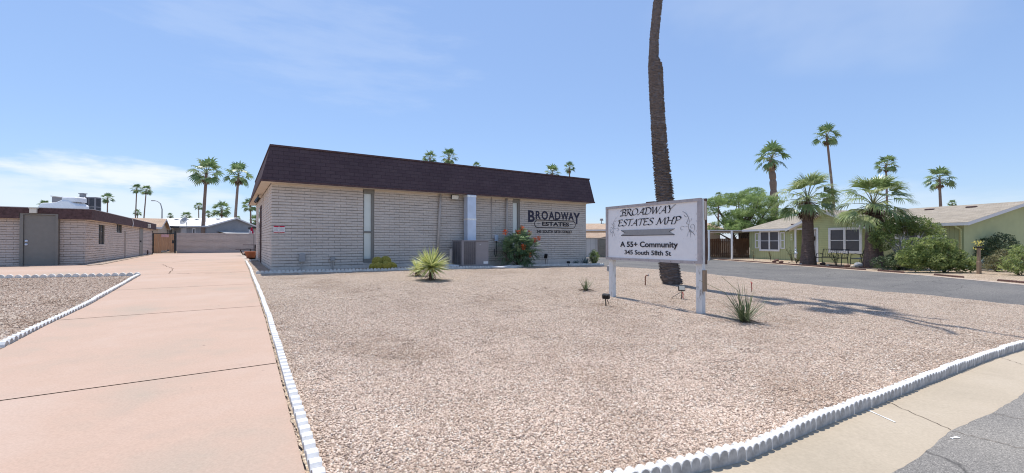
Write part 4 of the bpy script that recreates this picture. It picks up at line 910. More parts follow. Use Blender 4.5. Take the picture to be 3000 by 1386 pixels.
# ------------------------------------------------------------------ the big sign
SL = Vector((2.28, 10.4)); SR = Vector((3.605, 8.2)); su = (SR - SL).normalized(); SLEN = (SR - SL).length
sign = thing('community_sign', 'white framed community name board on two white posts', 'sign', (SL.x, SL.y, 0), math.atan2(su.y, su.x))
Z0, Z1 = 1.07, 2.335
for x0, x1, nm in ((.04, .165, 0), (SLEN - .15, SLEN - .02, 1)):
    w = SL + su * (x0 + .06); mb = MB(); mb.bbox(x0, x1, .045, .155, gz(w.x, w.y) - .25, Z1 - .05, .004); mb.build('post', 'wpost', sign)
mb = MB(); mb.box(.02, SLEN - .02, .006, .04, Z0 + .02, Z1 - .02); mb.build('panel', 'signwhite', sign)
mb = MB(); fw = .058
mb.box(0, SLEN, -.022, .043, Z1 - fw, Z1); mb.box(0, SLEN, -.022, .043, Z0, Z0 + fw); mb.box(0, fw, -.02, .04, Z0 + fw, Z1 - fw); mb.box(SLEN - fw - .01, SLEN, -.02, .04, Z0 + fw, Z1 - fw); mb.build('frame', 'signframe', sign)
mb = MB(); mb.box(.0, SLEN, .16, .19, Z0 - .01, Z1 - .0); mb.build('back_panel', 'signback', sign)
mb = MB(); mb.box(SLEN - .012, SLEN + .004, .046, .085, Z0 + .02, Z1 - .02); mb.box(.0, .012, .046, .085, Z0 + .02, Z1 - .02); mb.build('batten', 'wpost', sign)
mb = MB(); mb.box(SLEN - .016, SLEN + .01, .10, .158, Z0 + .85, Z1 - .06); mb.build('filler', 'soffit', sign)
mb = MB(); mb.box(SLEN - .018, SLEN + .02, .06, .15, .55, .95); mb.build('splice_board', 'postwood', sign)
mb = MB(); mb.box(1.2, 1.42, .03, .12, Z1, Z1 + .03); mb.build('top_cap', 'signback', sign)
mb = MB(); mb.bbox(-.04, .035, .05, .15, .78, .92); mb.tube([(0, .1, .5), (0, .1, .78)], .01, 5); mb.build('junction_box', 'greybox', sign)
mb = MB(); rs = random.Random(6)
for k in range(16):
    x = rs.choice([2.45, 2.46, rs.uniform(.1, 2.4), rs.uniform(.1, 2.4)]); z = rs.uniform(Z0 + .1, Z1 - .1); h_ = rs.uniform(.008, .035); mb.box(x, x + .005, .0035, .0065, z - h_, z)
mb.build('rust_streaks', 'signframe', sign)
# screws & drips
mb = MB()
for k in range(9):
    x = .15 + k * .28; mb.box(x, x + .01, -.025, -.0225, Z1 - .03, Z1 - .02); mb.box(x + .05, x + .06, -.025, -.0225, Z0 + .02, Z0 + .03)
mb.build('screws', 'iron', sign)
YP = -.0015
mb = MB(); text_fit(mb, 'A 55+ Community', .46, 2.045, 1.378, 1.50, YP, .02); mb.build('lettering', 'letterblack', sign, recalc=False); mb = MB(); text_fit(mb, '345 South 58th St', .596, 1.877, 1.210, 1.308, YP, .012)
mb.build('lettering', 'letterblack', sign, recalc=False)
mb = MB()
rx0, rx1, rz0, rz1 = .49, 1.97, 1.645, 1.765; mz = (rz0 + rz1) / 2
mb.prism([(rx0, rz0), (rx1, rz0), (rx1 - .13, mz), (rx1, rz1), (rx0, rz1), (rx0 + .13, mz)], -.004, .006)
mb.build('ribbon', 'ribbon', sign)
mb = MB(); mb.prism([(rx0, rz0 - .013), (rx1 - .02, rz0 - .013), (rx1, rz0), (rx0, rz0)], -.003, .006)
mb.prism([(rx0 + .005, rz1 - .012), (rx0, rz1), (rx0 + .13, mz + .004), (rx0 + .13, mz - .01)], -.007, .005); mb.prism([(rx1 - .13, mz + .008), (rx1, rz1), (rx1 - .01, rz1 - .008), (rx1 - .13, mz)], -.007, .005); mb.build('ribbon_shadow_line', 'letterblack', sign)
# calligraphic capitals drawn with a slanted nib
G_ = {
 'B': [[(.18, 1), (.20, .5), (.10, .02), (-.06, -.03), (-.12, .05)], [(-.12, .72), (-.08, .93), (.15, 1.0), (.45, 1.02), (.62, .85), (.50, .62), (.24, .54)], [(.24, .54), (.50, .52), (.66, .32), (.50, .06), (.22, .0), (.08, .03)]],
 'R': [[(.18, 1), (.20, .5), (.10, .02), (-.06, -.03), (-.12, .05)], [(-.12, .72), (-.08, .93), (.15, 1.0), (.45, 1.02), (.62, .82), (.50, .56), (.24, .50)], [(.32, .50), (.52, .2), (.66, .02), (.84, -.05), (.92, .02)]],
 'O': [[(.45, 1.0), (.15, .85), (.02, .45), (.12, .1), (.38, 0), (.70, .18), (.80, .55), (.68, .9), (.45, 1.0)]],
 'A': [[(-.08, .02), (.06, .02), (.28, .35), (.62, 1.02)], [(.62, 1.02), (.64, .5), (.68, .03), (.80, .0)], [(.22, .34), (.66, .34)]],
 'D': [[(.18, 1), (.20, .5), (.10, .04)], [(-.12, .72), (-.06, .93), (.18, 1.0), (.5, 1.0), (.80, .75), (.80, .35), (.55, .04), (.2, 0), (-.05, .05)]],
 'W': [[(-.02, .92), (.10, 1.0), (.16, .5), (.18, .0)], [(.18, .0), (.42, .55), (.60, 1.0)], [(.60, 1.0), (.62, .5), (.64, .0)], [(.64, .0), (.90, .55), (1.08, .98), (1.18, .96)]],
 'Y': [[(-.04, .86), (.06, 1.0), (.2, .95), (.28, .62), (.38, .50)], [(.92, 1.1), (.80, 1.04), (.56, .72), (.38, .50), (.32, .2), (.26, .0), (.12, -.02)]],
 'E': [[(.66, .96), (.50, 1.02), (.22, .98), (.16, .5), (.10, .04), (.34, 0), (.62, .08)], [(-.06, .78), (.02, .96), (.22, .98)], [(.18, .52), (.52, .54)]],
 'S': [[(.62, .90), (.48, 1.02), (.22, .96), (.16, .74), (.38, .54), (.54, .32), (.42, .06), (.14, -.02), (-.06, .12)]],
 'T': [[(-.06, .82), (.04, .98), (.40, 1.0), (.84, 1.04)], [(.40, 1.0), (.38, .5), (.30, .04), (.18, .0)]],
 'M': [[(-.10, .02), (.04, .02), (.18, .5), (.28, 1.0)], [(.28, 1.0), (.42, .5), (.50, .1)], [(.50, .1), (.78, .6), (.98, 1.0)], [(.98, 1.0), (1.0, .5), (1.04, .03), (1.16, .02)]],
 'H': [[(-.04, .86), (.10, 1.0), (.20, .98), (.18, .5), (.08, .04), (-.04, .0)], [(.92, 1.04), (.80, .98), (.72, .5), (.66, .03), (.80, .0)], [(.16, .5), (.74, .52)]],
 'P': [[(.18, 1), (.20, .5), (.10, .02), (-.02, -.02)], [(-.12, .72), (-.08, .93), (.15, 1.0), (.48, 1.04), (.72, .84), (.58, .56), (.24, .48)]],
}
ADV = dict(B=.78, R=.84, O=.92, A=.88, D=.94, W=1.12, Y=.86, E=.72, S=.66, T=.72, M=1.2, H=.96, P=.8)
def smoothp(p, n=6):
    if len(p) < 3: return p
    out = []; q = [p[0]] + p + [p[-1]]
    for i in range(1, len(q) - 2):
        a, b, c, d = [Vector(v) for v in q[i - 1:i + 3]]
        for k in range(n):
            t = k / n; out.append(tuple(.5 * ((2 * b) + (c - a) * t + (2 * a - 5 * b + 4 * c - d) * t * t + (3 * b - a - 3 * c + d) * t ** 3)))
    out.append(p[-1]); return out
def nib_stroke(mb, pts, nib, thin, y, tf):
    """pen stroke: a slanted nib dragged along the line, with a little thickness"""
    pts = [Vector(tf(p)) for p in pts]; nv = Vector(nib)
    for a, b in zip(pts, pts[1:]):
        d = b - a
        if d.length < 1e-6: continue
        d.normalize(); pn = Vector((-d.y, d.x)); w = max(abs(pn.dot(nv)), thin); off = pn * w
        e = d * thin * .4
        q = [a - off - e, b - off + e, b + off + e, a + off - e]
        mb.poly([(v.x, y, v.y) for v in q])
def calli(mb, s, x0, x1, z0, cap, y):
    tot = sum(ADV.get(c, .45) for c in s); sx = (x1 - x0) / (tot * cap) ; x = 0
    for c in s:
        if c in G_:
            for st in G_[c]:
                tf = lambda p, x=x: (x0 + (x + p[0] + .12 * p[1]) * cap * sx * .97, z0 + p[1] * cap)
                nib_stroke(mb, smoothp(st), (.0145 * .9, .0145 * .5), .0042, y, tf)
        x += ADV.get(c, .45)
mb = MB(); calli(mb, 'BROADWAY', .49, 2.0, 2.095, .14, YP - .002); mb.build('script_lettering', 'letterblack', sign, recalc=False); mb = MB(); calli(mb, 'ESTATES MHP', .39, 2.17, 1.862, .138, YP - .002)
mb.build('script_lettering', 'letterblack', sign, recalc=False)
def curls(mb, cx, cz, mx, s):
    P = [[(.0, .24), (-.07, .20), (-.13, .12), (-.15, .02), (-.13, -.06), (-.15, -.14)],
         [(-.13, -.05), (-.05, -.07), (.02, -.05), (.05, -.09), (.03, -.13), (-.01, -.12)],
         [(-.14, -.12), (-.20, -.18), (-.26, -.14), (-.27, -.06), (-.22, -.02), (-.18, -.06), (-.20, -.10), (-.23, -.09)],
         [(-.15, -.14), (-.12, -.2), (-.10, -.26)], [(-.15, -.14), (-.18, -.22), (-.17, -.28)], [(-.16, -.12), (-.24, -.2), (-.28, -.24)],
         [(-.13, .1), (-.11, .06), (-.12, .02)], [(-.12, .13), (-.07, .13), (-.03, .17)], [(-.15, .04), (-.19, .05), (-.2, .09)], [(-.15, -.02), (-.10, -.01), (-.08, .03)]]
    for st in P: nib_stroke(mb, smoothp(st), (.0036, .0026), .0019, YP - .001, lambda p: (cx + mx * p[0] * s, cz + p[1] * s))
mb = MB(); curls(mb, .36, 1.86, 1, .85); curls(mb, 2.16, 1.86, -1, 1.0); mb.build('flourish', 'curl', sign, recalc=False)
# ------------------------------------------------------------------ yard fixtures
def spot(px, py, top, name, label, mat='black', face=180, lens=False, ribbon=False):
    g = G(px, py); h = Zh(top, g[1]) - gz(*g); o = thing(name, label, 'spotlight', (g[0], g[1], gz(*g)), R(face))
    mb = MB(); mb.tube([(0, 0, -.02), (.01, 0, h * .55)], .012, 6); mb.build('stake', 'black', o)
    mb = MB(); mb.T = Matrix.Translation((0, 0, h * .78)) @ Matrix.Rotation(R(-18), 4, 'X'); mb.bbox(-.075, .075, -.04, .04, -h * .2, h * .2, .012)
    for k in range(5): mb.box(-.065 + k * .03, -.055 + k * .03, .04, .055, -h * .15, h * .15)
    hd = mb.build('lamp_head', 'black', o)
    mb = MB(); mb.T = Matrix.Translation((0, 0, h * .78)) @ Matrix.Rotation(R(-18), 4, 'X'); mb.box(-.062, .062, -.047, -.041, -h * .16, h * .16); mb.build('lens', 'cream', hd)
    mb = MB(); mb.tube([(-.02, .04, h * .7), (-.06, .05, h * .3), (-.07, .02, .02)] if not ribbon else [(-.01, 0, h * .5), (-.1, .02, .09), (-.22, .02, .01)], .006, 5); mb.build('cable', 'black', o)
    if ribbon: mb = MB(); mb.tube([(.02, -.01, h * .5), (.035, -.02, h * .3), (.02, -.02, .03), (.05, -.03, -.0)], .011, 5); mb.build('tape', 'pinkribbon', o)
    return o
spot(1775, 894, 860, 'spotlight', 'black spotlight on a stake before the left sign post', face=150)
spot(1996, 874, 836, 'spotlight', 'spotlight with red tape on its stake between palm and right sign post', face=-8, ribbon=True)
spot(1599, 776, 743, 'spotlight', 'black stake spotlight against the office wall below the lettering', face=200)
spot(1665, 779, 765, 'spotlight', 'low black stake light near the right corner of the office', face=200)
g = G(1890, 835); o = thing('standpipe', 'rusty bent water pipe left of the tall palm trunk', 'pipe', (g[0], g[1], gz(*g)))
mb = MB(); h = Zh(807, g[1]) - gz(*g); mb.tube([(0, 0, -.05), (0, 0, h - .05), (.02, 0, h - .01), (.09, 0, h)], .018, 8); mb.build('pipe', 'rust', o, True)
mb = MB(); mb.tube([(.07, 0, h), (.11, 0, h - .005)], .024, 8); mb.tube([(.1, 0, h), (.1, 0, h + .045)], .006, 5); mb.tube([(.08, 0, h + .045), (.125, 0, h + .05)], .008, 5); mb.build('tap', 'greybox', o)
g = G(2201, 855); o = thing('marker_stake', 'thin stake with pink ribbon right of the sign', 'stake', (g[0], g[1], gz(*g)))
mb = MB(); h = Zh(826, g[1]) - gz(*g); mb.tube([(0, 0, -.05), (-.01, 0, h)], .006, 5); mb.build('wire', 'iron', o)
mb = MB(); mb.tube([(-.03, 0, h), (.012, 0, h * .9), (-.0, 0, h * .6), (.015, 0, h * .35), (.0, 0, .02)], [.012, .016, .008, .01, .006], 5); mb.build('ribbon', 'pinkribbon', o)
# ------------------------------------------------------------------ plants
mb = MB(); rl = random.Random(12)
for k in range(230):
    y = rl.uniform(2.9, 12); x = rl.uniform(-.45, 1.0) * y * 1.05
    if not (-.5 * y + .3 < x < 7.5 - (7.5 - y) * .2 and (y > 3 + .45 * x)): continue
    a = rl.uniform(0, 6.28); L = rl.uniform(.03, .13); z = gz(x, y) + rl.uniform(.012, .03); c = rl.uniform(-.4, .4)
    mb.tube([(x, y, z), (x + math.cos(a) * L * .5, y + math.sin(a) * L * .5, z + .008), (x + math.cos(a + c) * L, y + math.sin(a + c) * L, z - .004)], [.0025, .003, .0015], 3)
o = mb.build('dry_litter', 'deadfrond', None, recalc=False); o['kind'] = 'stuff'; tag(o, 'dry twigs and needles scattered over the front gravel', 'plant litter')
def leaf_strip(mb, base, dirv, L, w, droop, segs=4, var=.5, fold=0., side=None):
    d = Vector(dirv).normalized(); p = Vector(base); s = side or d.cross(Vector((0, 0, 1)))
    if s.length < .01: s = Vector((1, 0, 0))
    s.normalize(); prev = None
    for i in range(segs + 1):
        t = i / segs; ww = w * (1 - t) ** .6 * (.55 + 1.2 * t if t < .35 else 1)
        a, b = mb.V(p - s * ww), mb.V(p + s * ww)
        if prev: mb.face((prev[0], prev[1], b, a), var)
        prev = (a, b); p = p + d * (L / segs); d = (d + Vector((0, 0, -droop / segs))).normalized()
def yucca_mesh(n, r, seed):
    rd = random.Random(seed); mb = MB()
    for k in range(n):
        az_ = rd.uniform(0, 6.283); el_ = math.asin(rd.uniform(-.25, 1)) if rd.random() < .92 else R(-25)
        d = Vector((math.cos(az_) * math.cos(el_), math.sin(az_) * math.cos(el_), math.sin(el_))); L = r * rd.uniform(.78, 1.08); w = .019 * r / .5
        s = d.cross(Vector((rd.uniform(-.3, .3), rd.uniform(-.3, .3), 1))).normalized(); up = s.cross(d)
        base = Vector((0, 0, 0)) + d * .03; v = rd.random()
        for (a0, a1, m_) in ((-1, -.34, 1), (-.34, .34, 0), (.34, 1, 1)):
            mb.mi = m_; prev = None; dd = d.copy(); p = base.copy()
            for i in range(5):
                t = i / 4; ww = w * (1.0 if t < .5 else (1 - t) * 2 * .95 + .03) * (.7 + .3 * min(1, t * 4))
                lift = lambda a: up * (abs(a) * ww * .35)
                q = (mb.V(p + s * ww * a0 + lift(a0)), mb.V(p + s * ww * a1 + lift(a1)))
                if prev: mb.face((prev[0], prev[1], q[1], q[0]), v)
                prev = q; p = p + dd * (L / 4); dd = (dd + Vector((0, 0, -.02))).normalized()
    return mb
def yucca(px, py, cpy, r, n, seed, label, name='variegated_yucca'):
    g = G(px, py); c = Zh(cpy, g[1]); o = thing(name, label, 'plant', (g[0], g[1], gz(*g)))
    mb = yucca_mesh(n, r, seed); lv = mb.build('leaves', ['yuc_g', 'yuc_y'], o, recalc=False); lv.location.z = c - gz(*g)
    mb = MB(); mb.tube([(0, 0, -.02), (0, 0, c - gz(*g))], [.07, .05], 8); mb.mi = 0
    rd = random.Random(seed)
    for k in range(40):
        a = rd.uniform(0, 6.28); leaf_strip(mb, (math.cos(a) * .05, math.sin(a) * .05, rd.uniform(.08, .25)), (math.cos(a), math.sin(a), -.5), rd.uniform(.2, .36), .014, .6, 3, rd.random())
    mb.build('stem', 'deadfrond', o, recalc=False); return o
yucca(1263, 820, 783, .64, 230, 3, 'large spiky yellow striped yucca in the gravel before the office')
yucca(1222, 808, 790, .42, 80, 4, 'smaller green yucca tucked behind the large striped yucca')
def grassy(px, py, r, n, seed, label, wide=.6):
    rd = random.Random(seed); g = G(px, py); o = thing('red_yucca', label, 'plant', (g[0], g[1], gz(*g))); mb = MB()
    for k in range(n):
        a = rd.uniform(0, 6.28); e = rd.uniform(.5, 1.45) if rd.random() < .85 else .3
        leaf_strip(mb, (rd.uniform(-.05, .05) * r * 2, rd.uniform(-.05, .05) * r * 2, 0), (math.cos(a) * math.cos(e), math.sin(a) * math.cos(e), math.sin(e)), r * rd.uniform(.6, 1.15), .0085, rd.uniform(.1, wide), 6, rd.random())
    mb.build('leaves', 'blade', o, recalc=False)
    mb = MB()
    for k in range(14):
        a = rd.uniform(0, 6.28); mb.tube([(0, 0, .02), (math.cos(a) * .12, math.sin(a) * .12, .03), (math.cos(a) * .22, math.sin(a) * .22, .005)], [.008, .006, .002], 4)
    mb.build('dead_leaves', 'deadfrond', o, recalc=False)
    return o
gy = grassy(2181, 943, .66, 150, 7, 'wispy grassy red yucca at the right of the sign')
mb = MB()
for tx, ty, tz in ((-.75, .1, .72), (-.45, -.1, .8)): mb.tube([(0, 0, 0), (tx * .4, ty, tz * .7), (tx, ty, tz)], [.007, .005, .003], 5)
mb.build('flower_stalk', 'petiole', gy)
grassy(1716, 851, .40, 60, 8, 'small wispy grassy plant left of the sign post')
# barrel cacti
g = G(1122, 790); bc = thing('barrel_cactus_clump', 'clump of golden barrel cacti beneath the slit window', 'cactus', (g[0], g[1], gz(*g)), TH)
bc.scale = (1, 1, 1)
rd = random.Random(5)
for (bx_, by_, br_) in ((-.36, .0, .13), (-.20, -.16, .15), (.05, -.22, .17), (.28, -.14, .15), (.42, .06, .12), (-.16, .14, .19), (.14, .14, .20)):
    mb = MB(); ribs = 18; rings = []
    cz = br_ * .85 + (.12 if abs(bx_) < .2 and by_ > -.1 else 0)
    for i in range(8):
        t = math.pi * (i + .3) / 8.2; row = []
        for k in range(ribs * 2):
            a = math.pi * k / ribs; q = br_ * (1.05 if k % 2 else .92)
            row.append(mb.V((bx_ + math.sin(t) * math.cos(a) * q, by_ + math.sin(t) * math.sin(a) * q, cz + math.cos(t) * br_)))
        rings.append(row)
    for a, b in zip(rings, rings[1:]):
        for k in range(ribs * 2): mb.face((a[k], b[k], b[(k + 1) % (ribs * 2)], a[(k + 1) % (ribs * 2)]))
    mb.face(rings[0]); mb.mi = 1
    for k in range(260):
        u = rd.uniform(-.3, 1); a = rd.uniform(0, 6.28); s_ = math.sqrt(1 - u * u); d = Vector((s_ * math.cos(a), s_ * math.sin(a), u)); p = Vector((bx_, by_, cz)) + d * br_
        e = (d + Vector((rd.uniform(-1, 1), rd.uniform(-1, 1), rd.uniform(-1, 1))) * .9).normalized(); sd = e.cross(d).normalized() * .0035
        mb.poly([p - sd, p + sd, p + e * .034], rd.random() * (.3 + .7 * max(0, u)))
    mb.build('cactus_head', ['barrel', 'spine'], bc, recalc=False)
# leafy shrubs
def leaf_cloud(mb, blobs, n, size, rd, aspect=.45, up=.3):
    tot = sum(b[3] * b[4] * b[5] for b in blobs)
    for (cx, cy, cz, rx, ry, rz) in blobs:
        m_ = int(n * rx * ry * rz / tot)
        for k in range(m_):
            while True:
                d = Vector((rd.uniform(-1, 1), rd.uniform(-1, 1), rd.uniform(-1, 1)))
                if .02 < d.length <= 1: break
            d = d * (d.length ** -.45)
            if d.length > 1: d.normalize()
            q = 1 + .35 * noise.noise(Vector((cx, cy, cz)) + d * 2.2)
            p = Vector((cx + d.x * rx * q, cy + d.y * ry * q, cz + d.z * rz * q))
            if noise.noise(p * (2.2 / max(.35, rx)) + Vector((3, 1, 7))) < -.12: continue
            a = Vector((rd.uniform(-1, 1), rd.uniform(-1, 1), rd.uniform(-.6, 1) )).normalized(); b = a.cross(Vector((rd.uniform(-1, 1), rd.uniform(-1, 1), rd.uniform(-1, 1)))).normalized()
            s = size * rd.uniform(.6, 1.3); v = min(1, max(0, .5 + .9 * noise.noise(p * 1.7 / max(.3, rx)) + rd.uniform(-.3, .3)))
            mb.poly([p - a * s, p + b * s * aspect, p + a * s, p - b * s * aspect], v)
def shrub(name, label, cat, loc, blobs, n, size, mat, branches=7, bmat='branch', seed=1, br=.03, aspect=.45, inner=None):
    rd = random.Random(seed); o = thing(name, label, cat, loc)
    mb = MB(); leaf_cloud(mb, blobs, n, size, rd, aspect); mb.build('foliage', mat, o, recalc=False)
    mb = MB()
    for k in range(branches):
        b = blobs[k % len(blobs)]; e = Vector((b[0] + rd.uniform(-.5, .5) * b[3], b[1] + rd.uniform(-.5, .5) * b[4], b[2] + rd.uniform(0, .6) * b[5]))
        s = Vector((rd.uniform(-.08, .08), rd.uniform(-.08, .08), -.05)); m1 = s.lerp(e, .4) + Vector((rd.uniform(-.1, .1), rd.uniform(-.1, .1), .12 * e.length)); m2 = s.lerp(e, .75) + Vector((rd.uniform(-.1, .1), rd.uniform(-.1, .1), .05))
        mb.tube([s, m1, m2, e], [br, br * .75, br * .45, br * .15], 6)
        for j in range(5):
            f = m1.lerp(e, rd.random()); g_ = f + Vector((rd.uniform(-1, 1) * b[3], rd.uniform(-1, 1) * b[4], rd.uniform(0, .7) * b[5])) * .6
            mb.tube([f, f.lerp(g_, .5) + Vector((0, 0, .04)), g_], [br * .35, br * .22, br * .08], 5)
    mb.build('stem', bmat, o, recalc=False, smooth=True); return o
# flowering bush (feathery compound leaves and orange heads)
g = off_pt(Ft(1521, -.8), -.8); fz0 = gz(*g)
fb = thing('flowering_bush', 'feathery green bush with orange red flower clusters before the office', 'bush', (g[0], g[1], fz0), TH)
rd = random.Random(21); mb = MB()
def pinnate(mb, p, d, L, rd, v):
    d = d.normalized(); s = d.cross(Vector((0, 0, 1)));
    if s.length < .05: s = Vector((1, 0, 0))
    s.normalize()
    for i in range(7):
        t = (i + .5) / 7; q = p + d * L * t + Vector((0, 0, -.18 * L * t * t))
        for sg in (-1, 1):
            e = (s * sg + d * .5 + Vector((0, 0, -.15))).normalized(); l = L * .34 * (1 - .5 * abs(t - .4)); w = d * L * .085
            mb.poly([q - w * .3, q + e * l * .5 + w, q + e * l, q + e * l * .5 - w], v + rd.uniform(-.15, .15))
centers = [(0, 0, .95, .62), (-.45, .05, .8, .48), (.45, -.05, .75, .5), (-.15, -.1, .5, .5), (.3, -.15, .42, .45), (.05, -.05, 1.3, .38), (-.65, .1, .55, .35)]
for k in range(720):
    c = centers[rd.choices(range(7), [6, 3, 4, 3, 3, 2, 2])[0]]; d = Vector((rd.uniform(-1, 1), rd.uniform(-1, .8), rd.uniform(-.6, 1))).normalized()
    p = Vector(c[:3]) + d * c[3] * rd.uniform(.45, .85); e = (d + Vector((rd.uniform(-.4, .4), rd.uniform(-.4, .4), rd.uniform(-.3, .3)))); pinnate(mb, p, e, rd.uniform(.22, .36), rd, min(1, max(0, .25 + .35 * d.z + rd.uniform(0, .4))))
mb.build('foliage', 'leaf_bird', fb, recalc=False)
mb = MB()
for k in range(16):
    c = centers[k % 7]; mb.tube([(rd.uniform(-.1, .1), rd.uniform(-.1, .1), 0), (c[0] * .5, c[1] * .5, c[2] * .5), (c[0] + rd.uniform(-.2, .2), c[1], c[2] + .15)], [.025, .017, .007], 6)
mb.build('stem', 'branch', fb)
for (px, py) in ((1480, 680), (1531, 670), (1551, 683), (1578, 698), (1566, 703), (1533, 725), (1552, 747), (1518, 681)):
    offy = -.8 - (.45 if px > 1500 and py > 715 else .25); t = Ft(px, offy); y_ = COR.y + CX * offy + SX * t; z = Zh(py, y_) - fz0
    lx = t - Ft(1521, -.8); ly = offy + .8; mb = MB()
    for k in range(110):
        d = Vector((rd.uniform(-1, 1), rd.uniform(-1, 1), rd.uniform(-.7, 1))).normalized(); p = Vector((lx, ly, z)) + d * rd.uniform(.01, .12); a = d.cross(Vector((0, .3, 1))).normalized()
        s = rd.uniform(.018, .034); mb.poly([p, p + (d * .7 + a) * s, p + d * s * 1.7, p + (d * .7 - a) * s], rd.random())
    mb.build('flower', 'orange', fb, recalc=False)
# shrubs at the right corner of the office
g = off_pt(LEN + .25, -.35); shrub('round_shrub', 'round clipped green shrub at the right corner of the office', 'shrub', (g[0], g[1], gz(*g)), [(0, 0, .38, .27, .27, .38), (0, 0, .36, .2, .2, .3)], 5200, .022, 'leaf_shrub', 4, seed=31, br=.02)
def rosette(name, label, loc, n, r, w, mat, seed, emin=.1, emax=1.3, cat='plant'):
    rd = random.Random(seed); o = thing(name, label, cat, loc); mb = MB()
    for k in range(n):
        a = k * 2.399; e = emin + (emax - emin) * (k / n); leaf_strip(mb, (math.cos(a) * .03, math.sin(a) * .03, .02), (math.cos(a) * math.cos(e), math.sin(a) * math.cos(e), math.sin(e)), r * rd.uniform(.8, 1.1), w, -.3 + rd.uniform(0, .3), 5, rd.random())
    mb.build('leaves', mat, o, recalc=False); return o
for i, (t, o_, lab) in enumerate(((13.9, -.55, 'blue grey agave clump at the right corner of the office wall'), (13.3, -.5, 'small dark agave left of the corner agave clump'))):
    g = off_pt(t, o_); rosette('agave', lab, (g[0], g[1], gz(*g)), 46 - 14 * i, .42 - .14 * i, .03, 'agave', 40 + i)
# ------------------------------------------------------------------ palms
def frond(mb, o, az_, el0, Lp, Lb, rd, nl, mats=(0, 1), droop=1.0, span=115, wid=1.0, lw=.55):
    d = Vector((math.cos(az_) * math.cos(el0), math.sin(az_) * math.cos(el0), math.sin(el0))); p = Vector(o); pts = [p.copy()]
    for i in range(4): p = p + d * (Lp / 4); d = (d + Vector((0, 0, -.13 * droop))).normalized(); pts.append(p.copy())
    mb.mi = mats[1]; mb.tube(pts, [.03 * wid, .024 * wid, .02 * wid, .016 * wid, .012 * wid], 3, False, .5)
    s = d.cross(Vector((0, 0, 1)));
    if s.length < .05: s = Vector((1, 0, 0))
    s.normalize(); tw = rd.uniform(-.5, .5); n_ = s.cross(d); s = (s * math.cos(tw) + n_ * math.sin(tw)).normalized(); n_ = s.cross(d).normalized()
    mb.mi = mats[0]; v0 = rd.uniform(.1, .75)
    for k in range(nl):
        a = R(-span + 2 * span * k / (nl - 1)) + rd.uniform(-.03, .03); L = Lb * (.62 + .38 * math.cos(a * .72)) * rd.uniform(.9, 1.06)
        e = (d * math.cos(a) + s * math.sin(a) + n_ * (.16 * abs(math.sin(a)) )).normalized(); sd = n_.cross(e).normalized(); w = Lb * math.sin(R(span) / (nl - 1)) * lw * (1.5 if lw < .5 else 1)
        q0 = p; q1 = p + e * L * .5 + Vector((0, 0, -.03 * L)); e2 = (e + Vector((0, 0, -.55 * droop * rd.uniform(.6, 1.5)))).normalized(); q2 = q1 + e2 * L * .3; e3 = (e2 + Vector((0, 0, -.9 * droop))).normalized(); q3 = q2 + e3 * L * .22
        v = min(1, max(0, v0 + rd.uniform(-.2, .25)))
        A0, = (mb.V(q0),); A1, B1 = mb.V(q1 - sd * w), mb.V(q1 + sd * w); A2, B2 = mb.V(q2 - sd * w * .45), mb.V(q2 + sd * w * .45); A3 = mb.V(q3)
        mb.face((A0, B1, A1), v); mb.face((A1, B1, B2, A2), v); mb.face((A2, B2, A3), min(1, v + .2))
def crown_mesh(name, seed, nf, nl, R_, mats=('frond', 'petiole', 'deadfrond'), dead=6, lo=-.7, wid=1.0, upb=1.35, span=100, drp=.9, lw=.55):
    rd = random.Random(seed); mb = MB()
    for k in range(nf):
        t = (k + .5) / nf; el_ = lo + (upb - lo) * (1 - (1 - t) ** 1.25) + rd.uniform(-.15, .15)
        frond(mb, (0, 0, .15 * R_ * t * .5), k * 2.399 + rd.uniform(-.3, .3), el_, R_ * .5 * rd.uniform(.85, 1.1), R_ * .55 * rd.uniform(.9, 1.1), rd, nl, (0, 1), (1.15 - .5 * t) * drp, span, wid, lw)
    for k in range(dead):
        frond(mb, (0, 0, -.12 * R_), k * 2.399 + rd.uniform(-.5, .5), rd.uniform(-1.35, -1.0), R_ * .22, R_ * .33, rd, max(6, nl // 2), (2, 2), .7, 70, wid)
    return mb.mesh(name, list(mats))
CR = [crown_mesh('crown', 50 + i, 19, 10, 2.0, dead=4, wid=1.6, lo=-.6, span=92) for i in range(4)]
CRN = [crown_mesh('crown', 70, 28, 24, 2.05, ('frond_pale', 'petiole', 'deadfrond'), 4, -.35, span=62, drp=1.25, upb=1.42, lw=.40), crown_mesh('crown', 71, 28, 24, 2.0, ('frond_pale', 'petiole', 'deadfrond'), 4, -.4, span=62, drp=1.25, upb=1.42, lw=.40)]
def trunk(mb, pts, rad, n=12, rough=.0, step=.12, rd=random):
    P = [Vector(p) for p in pts]; out = []; rr = []
    for a, b, ra_, rb in zip(P, P[1:], rad, rad[1:]):
        m_ = max(1, int((b - a).length / step))
        for k in range(m_): out.append(a.lerp(b, k / m_)); rr.append((ra_ + (rb - ra_) * k / m_) * (1 + rd.uniform(-rough, rough)))
    out.append(P[-1]); rr.append(rad[-1]); mb.tube(out, rr, n)
